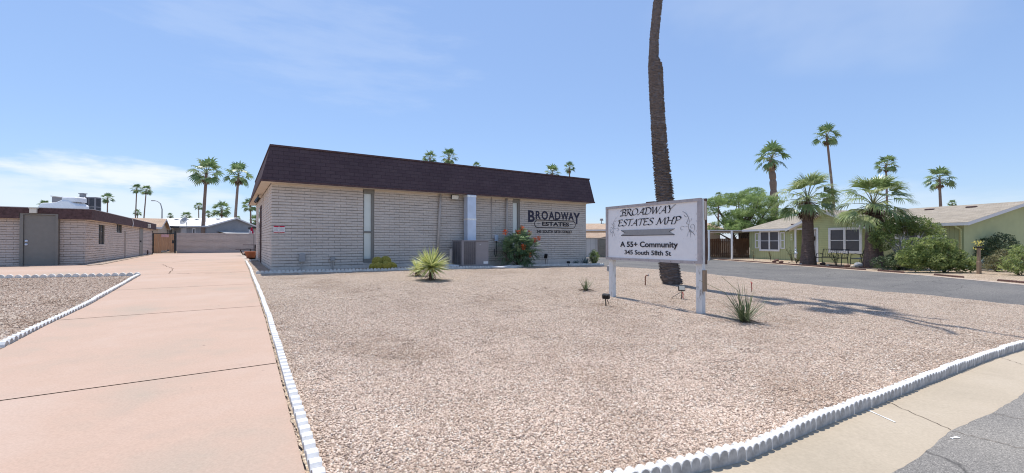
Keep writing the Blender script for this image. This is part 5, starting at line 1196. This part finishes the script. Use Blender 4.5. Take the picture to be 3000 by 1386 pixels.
far_palms = [  # crown x, crown y, distance, crown width px, trunk foot x, mesh, label
    (603, 509, 50, 99, 593, 0, 'tall palm with wide crown left of two palms above the grey house', 'tall'),
    (697, 516, 58, 85, 686, 1, 'tall slender palm nearest the left end of the office roof', 'tall'),
    (399, 555, 140, 37, 395, 2, 'left palm of the distant close pair above the utility building'),
    (427, 559, 135, 36, 418, 3, 'right palm of the distant close pair above the utility building'),
    (314, 583, 128, 38, 313, 1, 'small lone palm beside the rooftop air conditioner'),
    (129, 602, 110, 34, 129, 2, 'palm tip peeking out left of the white roof duct'),
    (402, 624, 170, 25, 402, 0, 'tiny palm under the distant close pair'),
    (498, 633, 190, 20, 498, 1, 'tiny palm above the white roof right of the street lamp'),
    (545, 637, 120, 36, 545, 3, 'squat palm crown just showing over the white roof'),
    (581, 606, 160, 28, 583, 2, 'small palm left of the leftmost tall trunk'),
    (610, 628, 175, 25, 610, 0, 'small palm just right of the leftmost tall trunk'),
    (649, 617, 85, 60, 649, 1, 'bushy palm crown between the two tall trunks over the grey house'),
    (697, 640, 190, 16, 697, 3, 'tiny palm right of the second tall trunk over the gable'),
    (733, 603, 90, 54, 736, 2, 'palm crown close to the left wall of the office'),
    (748, 648, 100, 40, 748, 0, 'lower palm crown against the left wall of the office'),
    (1259, 465, 75, 52, 1259, 0, 'left palm crown of the pair above the office roof middle'),
    (1315, 463, 72, 62, 1315, 2, 'right palm crown of the pair above the office roof middle'),
    (1396, 489, 110, 33, 1396, 1, 'palm tip barely rising above the office roof'),
    (1618, 510, 80, 62, 1618, 3, 'wide palm crown over the right end of the office roof'),
    (1669, 493, 105, 42, 1669, 1, 'small round palm over the right end of the office roof'),
    (2262, 466, 47, 105, 2270, 0, 'rough trunked palm rising behind the mesquite tree'),
    (2425, 401, 63, 80, 2450, 1, 'tallest slender palm above the green house'),
    (2598, 485, 78, 65, 2601, 2, 'slender palm above the right thick palm'),
    (2754, 528, 60, 84, 2760, 3, 'palm standing over the green house ridge at far right'),
    (2791, 597, 120, 25, 2791, 0, 'palm tip peeking over the green house ridge'),
    (2418, 588, 95, 52, 2420, 2, 'lower palm with thin trunk between the two thick palms'),
    (2440, 580, 100, 45, 2432, 1, 'thin trunked palm close behind the lower palm in the gap'),
    (2105, 574, 75, 26, 2105, 3, 'palm tip poking out of the mesquite crown'),
]
for q in far_palms:
    cx, cy, d, cw, tx, k, lab = q[:7]
    if len(q) > 7: pass
    zc = Zh(cy, d); g0 = gz(X(tx, d), d); rcr = cw / 2 / F * d
    o = thing('fan_palm', lab, 'palm tree', (X(tx, d), d, g0 - .1), 0, 'palms in the background')
    crx = X(cx, d) - X(tx, d); h = zc - g0 + .1
    c = add(CR[k], 'crown', o); c.location = (crx, 0, h); s = rcr / 1.95; c.scale = (s, s, s); c.rotation_euler = (0, 0, cx * .37)
    mb = MB(); r0 = .20 if cw > 60 else .2; 
    if cx == 2262: trunk(mb, [(-.05, 0, 0), (0, 0, h * .5), (crx, 0, h)], [.36, .38, .27], 10, .22, .22)
    else: trunk(mb, [(0, 0, 0), (crx * .35, 0, h * .5), (crx, 0, h)], [.27, .17, .14], 8, .03, .5)
    mb.build('trunk', 'bark_far', o)
def thick_palm(px, py, tpy, cpy, r0, r1, k, lab, seed):
    g = G(px, py); g0 = gz(*g); ht = Zh(tpy, g[1]) - g0; hc = Zh(cpy, g[1]) - g0; o = thing('thick_fan_palm', lab, 'palm tree', (g[0], g[1], g0), 0, 'thick palms before the green house')
    rd = random.Random(seed); mb = MB(); trunk(mb, [(0, 0, -.05), (0, 0, .12), (.0, 0, .6), (0, 0, 1.2), (0, 0, ht)], [r0 * 1.04, r0, r0 * .84, r0 * .74, r1], 20, .02, .09, rd); mb.build('trunk', 'bark_big', o)
    mb = MB()
    for i in range(260):
        t = rd.random(); a = rd.uniform(0, 6.28); z = ht - .18 + t * .55; rr = r1 * (1.0 - .3 * t); e = rd.uniform(-.35, .45) if t > .4 else rd.uniform(-1.2, -.5)
        leaf_strip(mb, (math.cos(a) * rr * .7, math.sin(a) * rr * .7, z), (math.cos(a) * math.cos(e), math.sin(a) * math.cos(e), math.sin(e)), rd.uniform(.38, .72), .045, rd.uniform(.1, .9), 3, rd.random() ** 1.3)
    mb.build('leaf_base_skirt', 'deadfrond', o, recalc=False)
    mb = MB(); mb.tube([(0, 0, ht - .1), (0, 0, hc)], [r1 * .95, r1 * .5], 10); mb.build('crownshaft', 'deadfrond', o)
    c = add(CRN[k], 'crown', o); c.location = (0, 0, hc); c.rotation_euler = (0, 0, seed * 1.1); c.scale = (1, 1, .9)
    return o
thick_palm(2367, 774, 612, 590, .41, .25, 0, 'left thick trunked fan palm in front of the green house door', 3)
t2 = thick_palm(2559, 783, 632, 606, .47, .33, 1, 'right thick trunked fan palm before the green house window', 9)
mb = MB(); rd = random.Random(2); frond(mb, (.5, -.3, 2.6), -.4, .2, .35, 1.15, rd, 12, (0, 0), 3.2, 25); mb.build('dead_frond', 'deadfrond', t2, recalc=False)
# the very tall palm behind the sign
g = G(1966, 832); g0 = gz(*g); D = g[1]
mp = thing('tall_palm', 'very tall rough barked palm trunk rising behind the sign', 'palm tree', (g[0], g[1], g0))
line = [(1972, 834, 56), (1964, 810, 58), (1956, 750, 54), (1951, 640, 47), (1948, 586, 47), (1940, 500, 44), (1934, 430, 42), (1930, 360, 41), (1926, 296, 40), (1922.6, 204, 40), (1921, 185, 37), (1917, 168, 27), (1919, 107, 25), (1925, 50, 25), (1930, 0, 25)]
pts = [(X(a, D) - g[0], 0, Zh(b, D) - g0) for a, b, w in line]; rad = [w / 2 / F * D for a, b, w in line]
HT_ = 13.0; pts += [(-.30, .05, 9.2), (-.36, .1, 10.8), (-.38, .15, HT_)]; rad += [.125, .12, .15]
rd = random.Random(9); mb = MB(); trunk(mb, pts, [r * .93 for r in rad], 16, .05, .07, rd)
def along(z):
    for (a, ra_), (b, rb) in zip(zip(pts, rad), zip(pts[1:], rad[1:])):
        if a[2] <= z <= b[2]: f = (z - a[2]) / (b[2] - a[2]); return Vector(a).lerp(Vector(b), f), ra_ + (rb - ra_) * f
    return Vector(pts[-1]), rad[-1]
z = .05
while z < 12:
    c, r_ = along(z); nfl = 9
    big = 1.0 + (1.0 if .6 < z < 4.3 else 0) + (.5 if z < 5 else 0)
    for k in range(nfl):
        a = 2 * math.pi * (k + rd.random()) / nfl; dr_ = Vector((math.cos(a), math.sin(a), 0)); td = Vector((-math.sin(a), math.cos(a), 0))
        hh = rd.uniform(.014, .03); out = rd.uniform(.004, .020) * big * (1.5 if dr_.x > .3 and 1.8 < z < 4 else 1); w = r_ * .46
        b0_ = c + dr_ * r_ * .9; v = rd.random()
        p0_, p1_, tp_ = b0_ - td * w - Vector((0, 0, hh)), b0_ + td * w - Vector((0, 0, hh)), b0_ + dr_ * (out + r_ * .08) + Vector((0, 0, hh * .6)) + td * rd.uniform(-.5, .5) * w
        q0_, q1_ = b0_ - td * w * .7 + dr_ * (r_ * .1 + out * .7) + Vector((0, 0, hh * .3)), b0_ + td * w * .7 + dr_ * (r_ * .1 + out * .7) + Vector((0, 0, hh * .3))
        mb.poly([p0_, p1_, q1_, tp_, q0_], v); mb.poly([q0_, tp_, q1_, b0_ + Vector((0, 0, hh * .2))], v)
    z += .05
mb.build('trunk', 'bark', mp, recalc=False)
c = add(crown_mesh('crown', 84, 15, 10, 1.55, dead=5, lo=-.5, span=48, drp=.7), 'crown', mp); c.location = (-.38, .15, HT_)
for (dx, dy, dz, w) in ((1.5, -4.3, -1.6, .20), (.45, -3.4, -1.8, .18), (1.5, -1.6, -.4, .16), (-.5, -1.2, -.5, .15)):
    mb = MB(); P_ = [Vector((-.38, .15, HT_ + .1)) + Vector((dx * t, dy * t, 1.4 * math.sin(t * math.pi) * .9 + dz * t * t)) for t in [i / 9 for i in range(10)]]
    mb.tube(P_, [w * .5 * (1 - .06 * i) for i in range(10)], 6)
    for i in range(3, 10):
        for k in range(9):
            q_ = P_[i]; mb.tube([q_, q_ + Vector((rd.uniform(-.12, .12), rd.uniform(-.2, .2), -rd.uniform(.15, .45)))], [.008, .003], 3, False)
    mb.build('flower_stalk', 'petiole', mp)
# ------------------------------------------------------------------ green house across the street
P1 = Vector((18.6, 33.7)); P2 = Vector((22.07, 21.0)); hu = (P2 - P1).normalized(); hl = (P2 - P1).length
gz_h = .2
H = thing('green_house', 'pale green manufactured house with white trim across the street', 'house', (P1.x, P1.y, gz_h), math.atan2(hu.y, hu.x))
hv = Vector((-hu.y, hu.x))
def Ht(px, off=0):
    k = (px - 1500) / F; a = P1 + hv * off; return (a.y * k - a.x) / (hu.x - hu.y * k)
def Hd(t, off=0): return P1.y + hu.y * t + hv.y * off
def Hz(px, py, off=0): return Zh(py, Hd(Ht(px, off), off)) - gz_h
DE = 8.8; ZE, ZR = 2.32, 3.38
gx0, gx1 = 4.15, 9.05; gy = -.45
alc = (4.42, 6.0)
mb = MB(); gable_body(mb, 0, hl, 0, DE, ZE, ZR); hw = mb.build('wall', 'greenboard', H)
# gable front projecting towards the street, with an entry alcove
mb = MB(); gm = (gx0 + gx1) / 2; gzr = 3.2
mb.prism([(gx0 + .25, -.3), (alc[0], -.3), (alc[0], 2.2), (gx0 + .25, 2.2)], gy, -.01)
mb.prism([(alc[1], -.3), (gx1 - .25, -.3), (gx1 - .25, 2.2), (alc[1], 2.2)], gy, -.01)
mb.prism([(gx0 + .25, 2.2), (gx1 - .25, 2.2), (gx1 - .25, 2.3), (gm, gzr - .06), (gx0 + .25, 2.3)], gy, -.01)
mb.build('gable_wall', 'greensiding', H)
gable_roof(H, 0, hl, 0, DE, ZE, ZR, 'grayshingle', .35)
mb = MB(); s_ = (gzr - 2.22) / (gm - gx0); yb = lambda z: (z - ZE) / ((ZR - ZE) / (DE / 2))
a, b_, c_ = (gx0 - .2, 2.22 - .2 * s_), (gm, gzr + .06), (gx1 + .2, 2.22 - .2 * s_)
for L_, R__ in ((a, b_), (b_, c_)):
    mb.poly([(L_[0], gy - .35, L_[1] + .05), (R__[0], gy - .35, R__[1] + .05), (R__[0], yb(R__[1]) + .1, R__[1] + .05), (L_[0], max(-.3, yb(L_[1])), L_[1] + .05)])
pr = mb.build('porch_roof', 'grayshingle', H, recalc=False); boxuv(pr, lambda c, n_: (c.y, c.x))
mb = MB(); tk = .17
for L_, R__ in ((a, b_), (b_, c_)):
    for y in (gy - .36, gy - .32): mb.poly([(L_[0], y, L_[1] + .045), (R__[0], y, R__[1] + .045), (R__[0], y, R__[1] - tk + .03), (L_[0], y, L_[1] - tk + .03)])
    mb.poly([(L_[0], gy - .36, L_[1] - tk + .03), (R__[0], gy - .36, R__[1] - tk + .03), (R__[0], gy, R__[1] - tk + .03), (L_[0], gy, L_[1] - tk + .03)])
mb.build('porch_trim', 'gutter', H, recalc=False)
def framed_window(x0, x1, z0, z1, y, panes=2, fw=.11, shutters=False):
    mb = MB(); mb.box(x0, x1, y - .05, y, z1 - fw, z1); mb.box(x0, x1, y - .06, y, z0, z0 + fw * 1.1); mb.box(x0, x0 + fw, y - .05, y, z0 + fw, z1 - fw); mb.box(x1 - fw, x1, y - .05, y, z0 + fw, z1 - fw)
    pw = (x1 - x0 - 2 * fw) / panes; zm = (z0 + z1) / 2
    for k in range(1, panes): mb.box(x0 + fw + pw * k - fw / 2, x0 + fw + pw * k + fw / 2, y - .045, y, z0 + fw, z1 - fw)
    mb.box(x0 + fw, x1 - fw, y - .035, y - .02, zm - .02, zm + .02)
    w = mb.build('window', 'white', H); mb = MB(); mb.box(x0 + fw, x1 - fw, y - .018, y - .004, z0 + fw, z1 - fw); mb.build('pane', 'screen', w)
    if shutters:
        for xs_, xe in ((x0 - .42, x0 - .06), (x1 + .06, x1 + .42)):
            mb = MB(); mb.box(xs_, xs_ + .07, y - .04, y, z0 + .2, z1 - .15); mb.box(xe - .07, xe, y - .04, y, z0 + .2, z1 - .15)
            for zz in (z0 + .2, (z0 + z1) / 2, z1 - .22): mb.box(xs_ + .07, xe - .07, y - .04, y, zz, zz + .07)
            mb.build('shutter', 'white', H)
framed_window(1.0, 2.78, .59, 2.12, -.004, 2, .12, True); framed_window(6.75, 8.75, .59, 2.16, gy - .004, 2, .14); framed_window(10.6, 12.0, .85, 2.05, -.004, 2, .1, True)
mb = MB(); mb.box(alc[0] - .06, alc[0] + .06, gy - .03, gy + .03, -.1, 2.17); mb.box(alc[1] - .06, alc[1] + .06, gy - .03, gy + .03, -.1, 2.17); mb.box(alc[0] - .06, alc[1] + .06, gy - .035, gy + .03, 2.1, 2.2); mb.build('entry_trim', 'white', H)
mb = MB(); mb.box(5.0, 5.92, -.06, -.02, .15, 2.08); dr = mb.build('door', 'gutter', H)
mb = MB()
for k in range(8): mb.box(5.05 + k * .115, 5.07 + k * .115, -.085, -.07, .2, 2.0)
for zz in (.2, .75, 1.05, 1.97): mb.box(5.02, 5.9, -.09, -.07, zz, zz + .03)
for k in range(6):
    for j in range(4): mb.box(5.09 + k * .13, 5.15 + k * .13, -.092, -.071, .8 + j * .065, .83 + j * .065)
mb.build('security_screen', 'white', dr)
mb = MB(); mb.tube([(5.35 + .17 * math.cos(a), -.13, 1.5 + .19 * math.sin(a)) for a in [i * math.pi / 8 for i in range(17)]], .05, 6); mb.build('wreath', 'branch', dr)
mb = MB(); mb.bbox(3.98, 4.12, gy - .35, gy - .2, 2.0, 2.25); mb.build('porch_light', 'iron', H)
for xx in (4.95, 9.7, 11.6): vent(H, xx, 3.55, 3.15, 'fascia_brown', .7)
vent(H, 2.3, 3.4, 3.1, 'fascia_brown', .7); vent(H, 3.2, .8, 2.5, 'fascia_brown', .6)
mb = MB(); mb.tube([(hl - .15, -.33, 2.12), (hl - .15, -.3, 2.02), (hl - .1, -.06, 1.9), (hl - .1, -.06, -.1)], .045, 8); mb.build('downspout', 'greensiding', H, True)
mb = MB(); mb.box(3.62, 3.85, -.03, -.006, 1.35, 1.9); pl = mb.build('number_plate', 'greensiding', H)
mb = MB()
for k in range(3):
    zz = 1.72 - k * .17; mb.box(3.68, 3.78, -.036, -.031, zz + .08, zz + .1); mb.box(3.68 + .07 * (k % 2), 3.71 + .07 * (k % 2), -.036, -.031, zz, zz + .08); mb.box(3.68, 3.78, -.036, -.031, zz + .035, zz + .05)
mb.build('digits', 'white', pl)
mb = MB(); mb.box(-5.6, -.36, -5.2, 4.0, 2.14, 2.2); mb.box(-5.64, -.36, -5.24, -5.19, 2.08, 2.24); mb.box(-5.68, -5.64, -5.24, 4.0, 2.08, 2.24); mb.build('carport_roof', 'gutter', H)
for px, py in ((2077, 762), (2144, 759)):
    g = G(px, py); lx = (Vector(g) - P1).dot(hu); ly = (Vector(g) - P1).dot(hv); lx = max(-5.5, lx); ly = max(-5.1, ly); mb = MB(); mb.box(lx - .05, lx + .05, ly - .05, ly + .05, -.3, 2.14); mb.build('carport_post', 'white', H)
# fence behind the carport
fa = Vector((X(2040, 38.5), 38.5)); fb_ = Vector((X(2192, 36.5), 36.5)); fd = fb_ - fa
fe = thing('wooden_fence', 'brown wooden plank fence behind the carport of the green house', 'fence', (fa.x, fa.y, .15), math.atan2(fd.y, fd.x)); x = -3; mb = MB()
while x < fd.length: w = .14; mb.box(x, x + w, -.02 - random.uniform(0, .01), .0, 0, 1.62 + random.uniform(-.03, .03)); x += w + .012
mb.build('planks', 'fencewood', fe); mb = MB(); mb.box(-3, fd.length, .004, .05, .3, .38); mb.box(-3, fd.length, .004, .05, 1.3, 1.38); mb.build('rail', 'fencewood', fe)
# mesquite behind the fence
g = (X(2170, 42), 42)
rd = random.Random(77); bl = []
for i in range(26):
    a = rd.uniform(0, 6.28); r_ = rd.uniform(0, 1) ** .6; zc = rd.uniform(2.4, 6.4); w_ = 3.4 * math.sqrt(max(.15, 1 - ((zc - 3.6) / 3.7) ** 2)); bl.append((math.cos(a) * r_ * w_ * 1.0, math.sin(a) * r_ * 2.6, zc - .2, rd.uniform(.8, 1.35), rd.uniform(.8, 1.3), rd.uniform(.4, .75)))
bl += [(3.2, 0, 3.9, 1.5, 1.2, .8), (4.6, .3, 3.3, 1.3, 1.1, .7), (2.6, 0, 4.6, .9, .9, .5), (4.9, 0, 4.0, .9, .8, .5)]
shrub('mesquite_tree', 'large airy green mesquite tree behind the wooden fence', 'tree', (g[0], g[1], .1), bl, 70000, .12, 'leaf_mesq', 34, seed=78, br=.11, aspect=.16)
# big bush, hedge, right shrubs
def at_ground(px, py): g = G(px, py); return (g[0], g[1], gz(*g))
p = at_ground(2660, 787)
shrub('tall_desert_shrub', 'tall green shrub with bare pale branches right of the thick palm', 'shrub', p, [(-.9, .3, 1.85, .6, .6, .42), (-.3, .2, 2.1, .75, .6, .42), (.5, .2, 2.15, .8, .6, .42), (1.1, .1, 1.9, .55, .5, .35), (-1.0, .2, 1.3, .5, .5, .45), (.2, .3, 1.9, .5, .5, .4), (1.1, 0, 1.2, .5, .5, .3), (-1.3, .2, 1.5, .4, .4, .35), (-.2, .2, 2.35, .45, .45, .22), (1.45, .1, 1.7, .35, .35, .25)], 21000, .042, 'leaf_shrub', 16, 'palebranch', 5, .035)
p = at_ground(2765, 797)
shrub('leafy_bush', 'wide bright green bush before the window of the green house', 'bush', p, [(-1.0, .1, .5, .55, .5, .42), (-.45, .0, .45, .5, .5, .42), (-.7, .1, .95, .5, .4, .28), (-.1, .1, 1.08, .38, .4, .25), (.05, .0, .5, .55, .5, .42), (.45, .0, .75, .42, .4, .26), (.65, .0, .35, .5, .5, .32), (.95, -.1, .5, .3, .35, .22), (-.3, .1, 1.35, .4, .35, .28), (.25, .1, 1.15, .4, .35, .3), (-1.2, .1, 1.2, .4, .35, .3), (-1.45, .1, .6, .45, .4, .4), (1.0, -.1, .2, .35, .3, .2)], 21000, .045, 'leaf_shrub', 10, seed=6, br=.02)
p = at_ground(2635, 790)
shrub('low_bush', 'low dark green bush at the foot of the tall shrub', 'bush', p, [(-.7, 0, .3, .5, .5, .32), (.0, 0, .4, .6, .5, .42), (.6, 0, .5, .5, .5, .45)], 10000, .035, 'leaf_dark', 6, seed=7, br=.015)
p = at_ground(2985, 805)
shrub('green_shrub', 'yellow green feathery shrub at the right edge', 'shrub', p, [(0, 0, .45, .5, .5, .35), (.5, .2, .8, .5, .4, .35), (-.3, 0, .3, .4, .4, .25), (.1, .1, .95, .35, .3, .22), (.7, 0, .3, .5, .4, .3)], 6500, .035, 'leaf_shrub', 8, seed=8, br=.015)
p = at_ground(2918, 795)
shrub('dry_shrub', 'olive brown dry shrub between wooden post and right edge', 'shrub', p, [(0, 0, .35, .5, .4, .35), (.45, .1, .55, .45, .4, .4)], 5200, .03, 'leaf_dry', 12, seed=9, br=.014)
p = at_ground(2975, 790)
shrub('dark_shrub', 'dark shrub against the shaded gable wall of the green house', 'shrub', (p[0] + .3, p[1] + 1.2, p[2]), [(-.3, 0, 1.0, .6, .5, .5), (.4, 0, 1.1, .7, .5, .6), (-.6, 0, .6, .5, .5, .5)], 8000, .04, 'leaf_dark', 8, seed=10, br=.02)
p = at_ground(2880, 792)
ag = rosette('sculptural_agave', 'pale leaved agave with yellow stalk behind the wooden post', (p[0], p[1] + .3, p[2]), 30, .75, .07, 'agave', 60, .2, 1.3)
mb = MB(); mb.tube([(0, 0, 0), (.05, 0, .8), (.1, 0, 1.25)], [.02, .015, .01], 5); rd = random.Random(4)
for k in range(60): q_ = Vector((.08 + rd.uniform(-.2, .2), rd.uniform(-.1, .1), 1.05 + rd.uniform(-.15, .25))); mb.poly([q_, q_ + Vector((.04, 0, .02)), q_ + Vector((.01, .03, .06))], rd.random())
mb.build('flower_stalk', 'spine', ag)
p = at_ground(2867, 801)
po = thing('wooden_post', 'weathered wooden post with flat black cap near the right edge', 'post', p, .3); h = Zh(722, p[1]) - p[2]
mb = MB(); mb.bbox(-.075, .075, -.05, .05, -.1, h * .45, .01); mb.bbox(-.05, .05, -.045, .045, h * .45 - .01, h - .06, .01); mb.build('shaft', 'postwood', po)
mb = MB(); mb.lathe([(.12, h - .06), (.14, h - .04), (.14, h - .01), (.05, h)], 14); mb.build('cap', 'black', po)
# benches
def bench(name, label, px, py, rz, w, seatmat):
    p = at_ground(px, py); o = thing(name, label, 'bench', p, rz)
    mb = MB()
    for s in (-1, 1): x = s * w / 2; mb.tube([(x, .3, 0), (x, .25, .4), (x, .38, .88)], .018, 6); mb.tube([(x, -.25, 0), (x, -.22, .4), (x, -.2, .62), (x, .0, .66), (x, .3, .6)], .018, 6); mb.tube([(x, -.22, .4), (x, .25, .4)], .018, 6)
    mb.tube([(-w / 2, .38, .88), (w / 2, .38, .88)], .018, 6); mb.tube([(-w / 2, .26, .45), (w / 2, .26, .45)], .015, 6); mb.tube([(-w / 2, -.22, .1), (w / 2, -.22, .1)], .012, 6); mb.build('frame', 'iron', o)
    mb = MB()
    for k in range(12): x = -w / 2 + w * (k + .5) / 12; mb.tube([(x, .26, .45), (x, .38, .88)], .008, 4)
    mb.build('backrest', 'iron', o)
    mb = MB(); 
    for k in range(6): y = -.22 + k * .085; mb.box(-w / 2, w / 2, y, y + .06, .4, .42)
    mb.build('seat', seatmat, o); return o
bench('metal_bench', 'black wire garden bench beside the entry of the green house', 2435, 777, R(-70), 1.35, 'iron')
bench('metal_bench', 'black garden bench with pale seat half behind the right thick palm', 2520, 779, R(-150), 1.1, 'gutter')
# little plants and ornaments in the yard
def stick_plant(px, py, h, n, label, seed, mat='leaf_dark'):
    rd = random.Random(seed); p = at_ground(px, py); o = thing('garden_plant', label, 'plant', p); mb = MB(); lf = MB()
    for k in range(n):
        tx_, ty_ = rd.uniform(-.35, .35) * h, rd.uniform(-.3, .3) * h; hh = h * rd.uniform(.6, 1); mb.tube([(0, 0, 0), (tx_ * .4, ty_ * .4, hh * .5), (tx_, ty_, hh)], [.014, .01, .005], 5)
        for j in range(26):
            t = rd.uniform(.35, 1.05); c_ = Vector((tx_ * t, ty_ * t, hh * t)); d = Vector((rd.uniform(-1, 1), rd.uniform(-1, 1), rd.uniform(-.4, .8))).normalized(); e = d.cross(Vector((0, .2, 1))).normalized(); s = .06
            lf.poly([c_ + d * .02, c_ + d * s + e * s * .4, c_ + d * s * 2, c_ + d * s - e * s * .4], rd.random())
    mb.build('stem', 'branch', o); lf.build('foliage', mat, o, recalc=False); return o
stick_plant(2320, 768, .95, 4, 'small rose bush left of the left thick palm', 1); stick_plant(2450, 780, .95, 6, 'dark leafy plant in front of the wire bench', 2); stick_plant(2258, 764, .75, 3, 'thin sparse plant below the shuttered window', 3, 'leaf_dry'); stick_plant(2333, 772, .35, 5, 'low orange tinted plant at the foot of the left thick palm', 4, 'leaf_dry'); stick_plant(2208, 762, .7, 2, 'spindly plant at the left corner of the green house', 5, 'leaf_dry')
p = at_ground(2355, 772); mb = MB(); mb.bbox(-.14, .14, -.1, .1, 0, .22, .02); o = mb.build('planter_box', 'gutter'); o.location = p; tag(o, 'small white planter box at the foot of the left thick palm', 'planter')
p = at_ground(2514, 783); mb = MB(); mb.blob((0, 0, .12), (.2, .16, .14), 12, 8, .3); o = mb.build('garden_rock', 'flatroof', None, True); o.location = p; tag(o, 'round pale grey rock beside the pale seated bench', 'rock')
rdr = random.Random(15)
for k, (px, py) in enumerate(((2275, 765), (2312, 769), (2268, 768), (2345, 776), (2410, 776), (2425, 779), (2482, 782), (2498, 783), (2288, 770))):
    p = at_ground(px, py); mb = MB(); s = rdr.uniform(.06, .13); mb.blob((0, 0, s * .4), (s * 1.2, s, s * .7), 8, 5, .5); o = mb.build('border_rock', 'soffit' if k % 2 else 'brown_edge', None, True); o.location = p
    tag(o, 'pale border rock in the yard of the green house' if k % 2 else 'brown border rock in the yard of the green house', 'rock', 'border rocks in the green house yard')
lp = at_ground(2331, 768); o = thing('garden_lantern', 'blue and white garden lantern on a thin pole by the siding', 'lantern', lp); mb = MB(); mb.tube([(0, 0, 0), (0, 0, .95)], .01, 5); mb.build('pole', 'iron', o)
mb = MB(); mb.lathe([(.05, .5), (.1, .54), (.1, .62), (.04, .68), (.05, .78), (.02, .84)], 10); mb.build('body', 'metal', o)
# ------------------------------------------------------------------ tan house and shed beyond the office
g = (X(1700, 45), 45)
t3 = thing('tan_house', 'tan house with light shingle roof between office and sign', 'house', (g[0], g[1], .1), R(-6))
mb = MB(); gable_body(mb, -3, 14, 0, 8, 2.62, 3.3); mb.build('wall', 'tanwall', t3); gable_roof(t3, -3, 14, 0, 8, 2.72, 3.45, 'tanshingle', .35)
mb = MB(); mb.box(.55, 1.0, -.04, -.01, 1.2, 2.3); wd0 = mb.build('window', 'fascia_brown', t3); mb = MB(); mb.box(.62, .93, -.06, -.041, 1.27, 2.23); mb.build('pane', 'screen', wd0)
mb = MB(); mb.tube([(2.6, 4, 3.4), (2.6, 4, 3.75)], .05, 6); mb.lathe([(.05, 3.75), (.22, 3.78), (.16, 3.95), (.2, 3.98), (.05, 4.05)], 8, (2.6, 4)); mb.build('roof_turbine', 'greybox', t3)
g = (X(1717, 38), 38); zs = gz(g[0], g[1])
t4 = thing('garden_shed', 'small pale shed with tan roof beside the tan house', 'shed', (g[0], g[1], zs), R(2))
mb = MB(); mb.box(-.6, 1.05, 0, 2.2, -.2, 1.7); mb.build('wall', 'shedwall', t4)
mb = MB(); mb.poly([(-.8, -.15, 1.68), (1.25, -.15, 1.68), (1.75, 1.1, 2.15), (-.2, 1.1, 2.15)]); mb.poly([(-.8, 2.4, 1.68), (1.25, 2.4, 1.68), (1.75, 1.1, 2.15), (-.2, 1.1, 2.15)]); mb.poly([(1.25, -.15, 1.68), (3.0, -.15, 1.68), (3.0, .6, 2.15), (1.75, 1.1, 2.15)]); mb.poly([(1.05, -.18, 1.64), (2.9, -.18, 2.05), (2.9, -.18, 1.95), (1.05, -.18, 1.54)])
ro = mb.build('roof', 'tanshingle', t4, recalc=False); boxuv(ro, lambda c, n_: (c.x, c.y))
cw_ = thing('grey_block_wall', 'grey block privacy wall between shed and sign', 'wall', (X(1753, 37.8), 37.8, zs), R(1))
mb = MB(); blocks(mb, 0, 5, -.1, 1.6, [], .405, .2, .012); mb.mi = 1; mb.box(0, 5, .014, .19, -.2, 1.6); mb.build('blocks', ['cmu', 'mortar2'], cw_)
print('objects', len(bpy.data.objects))
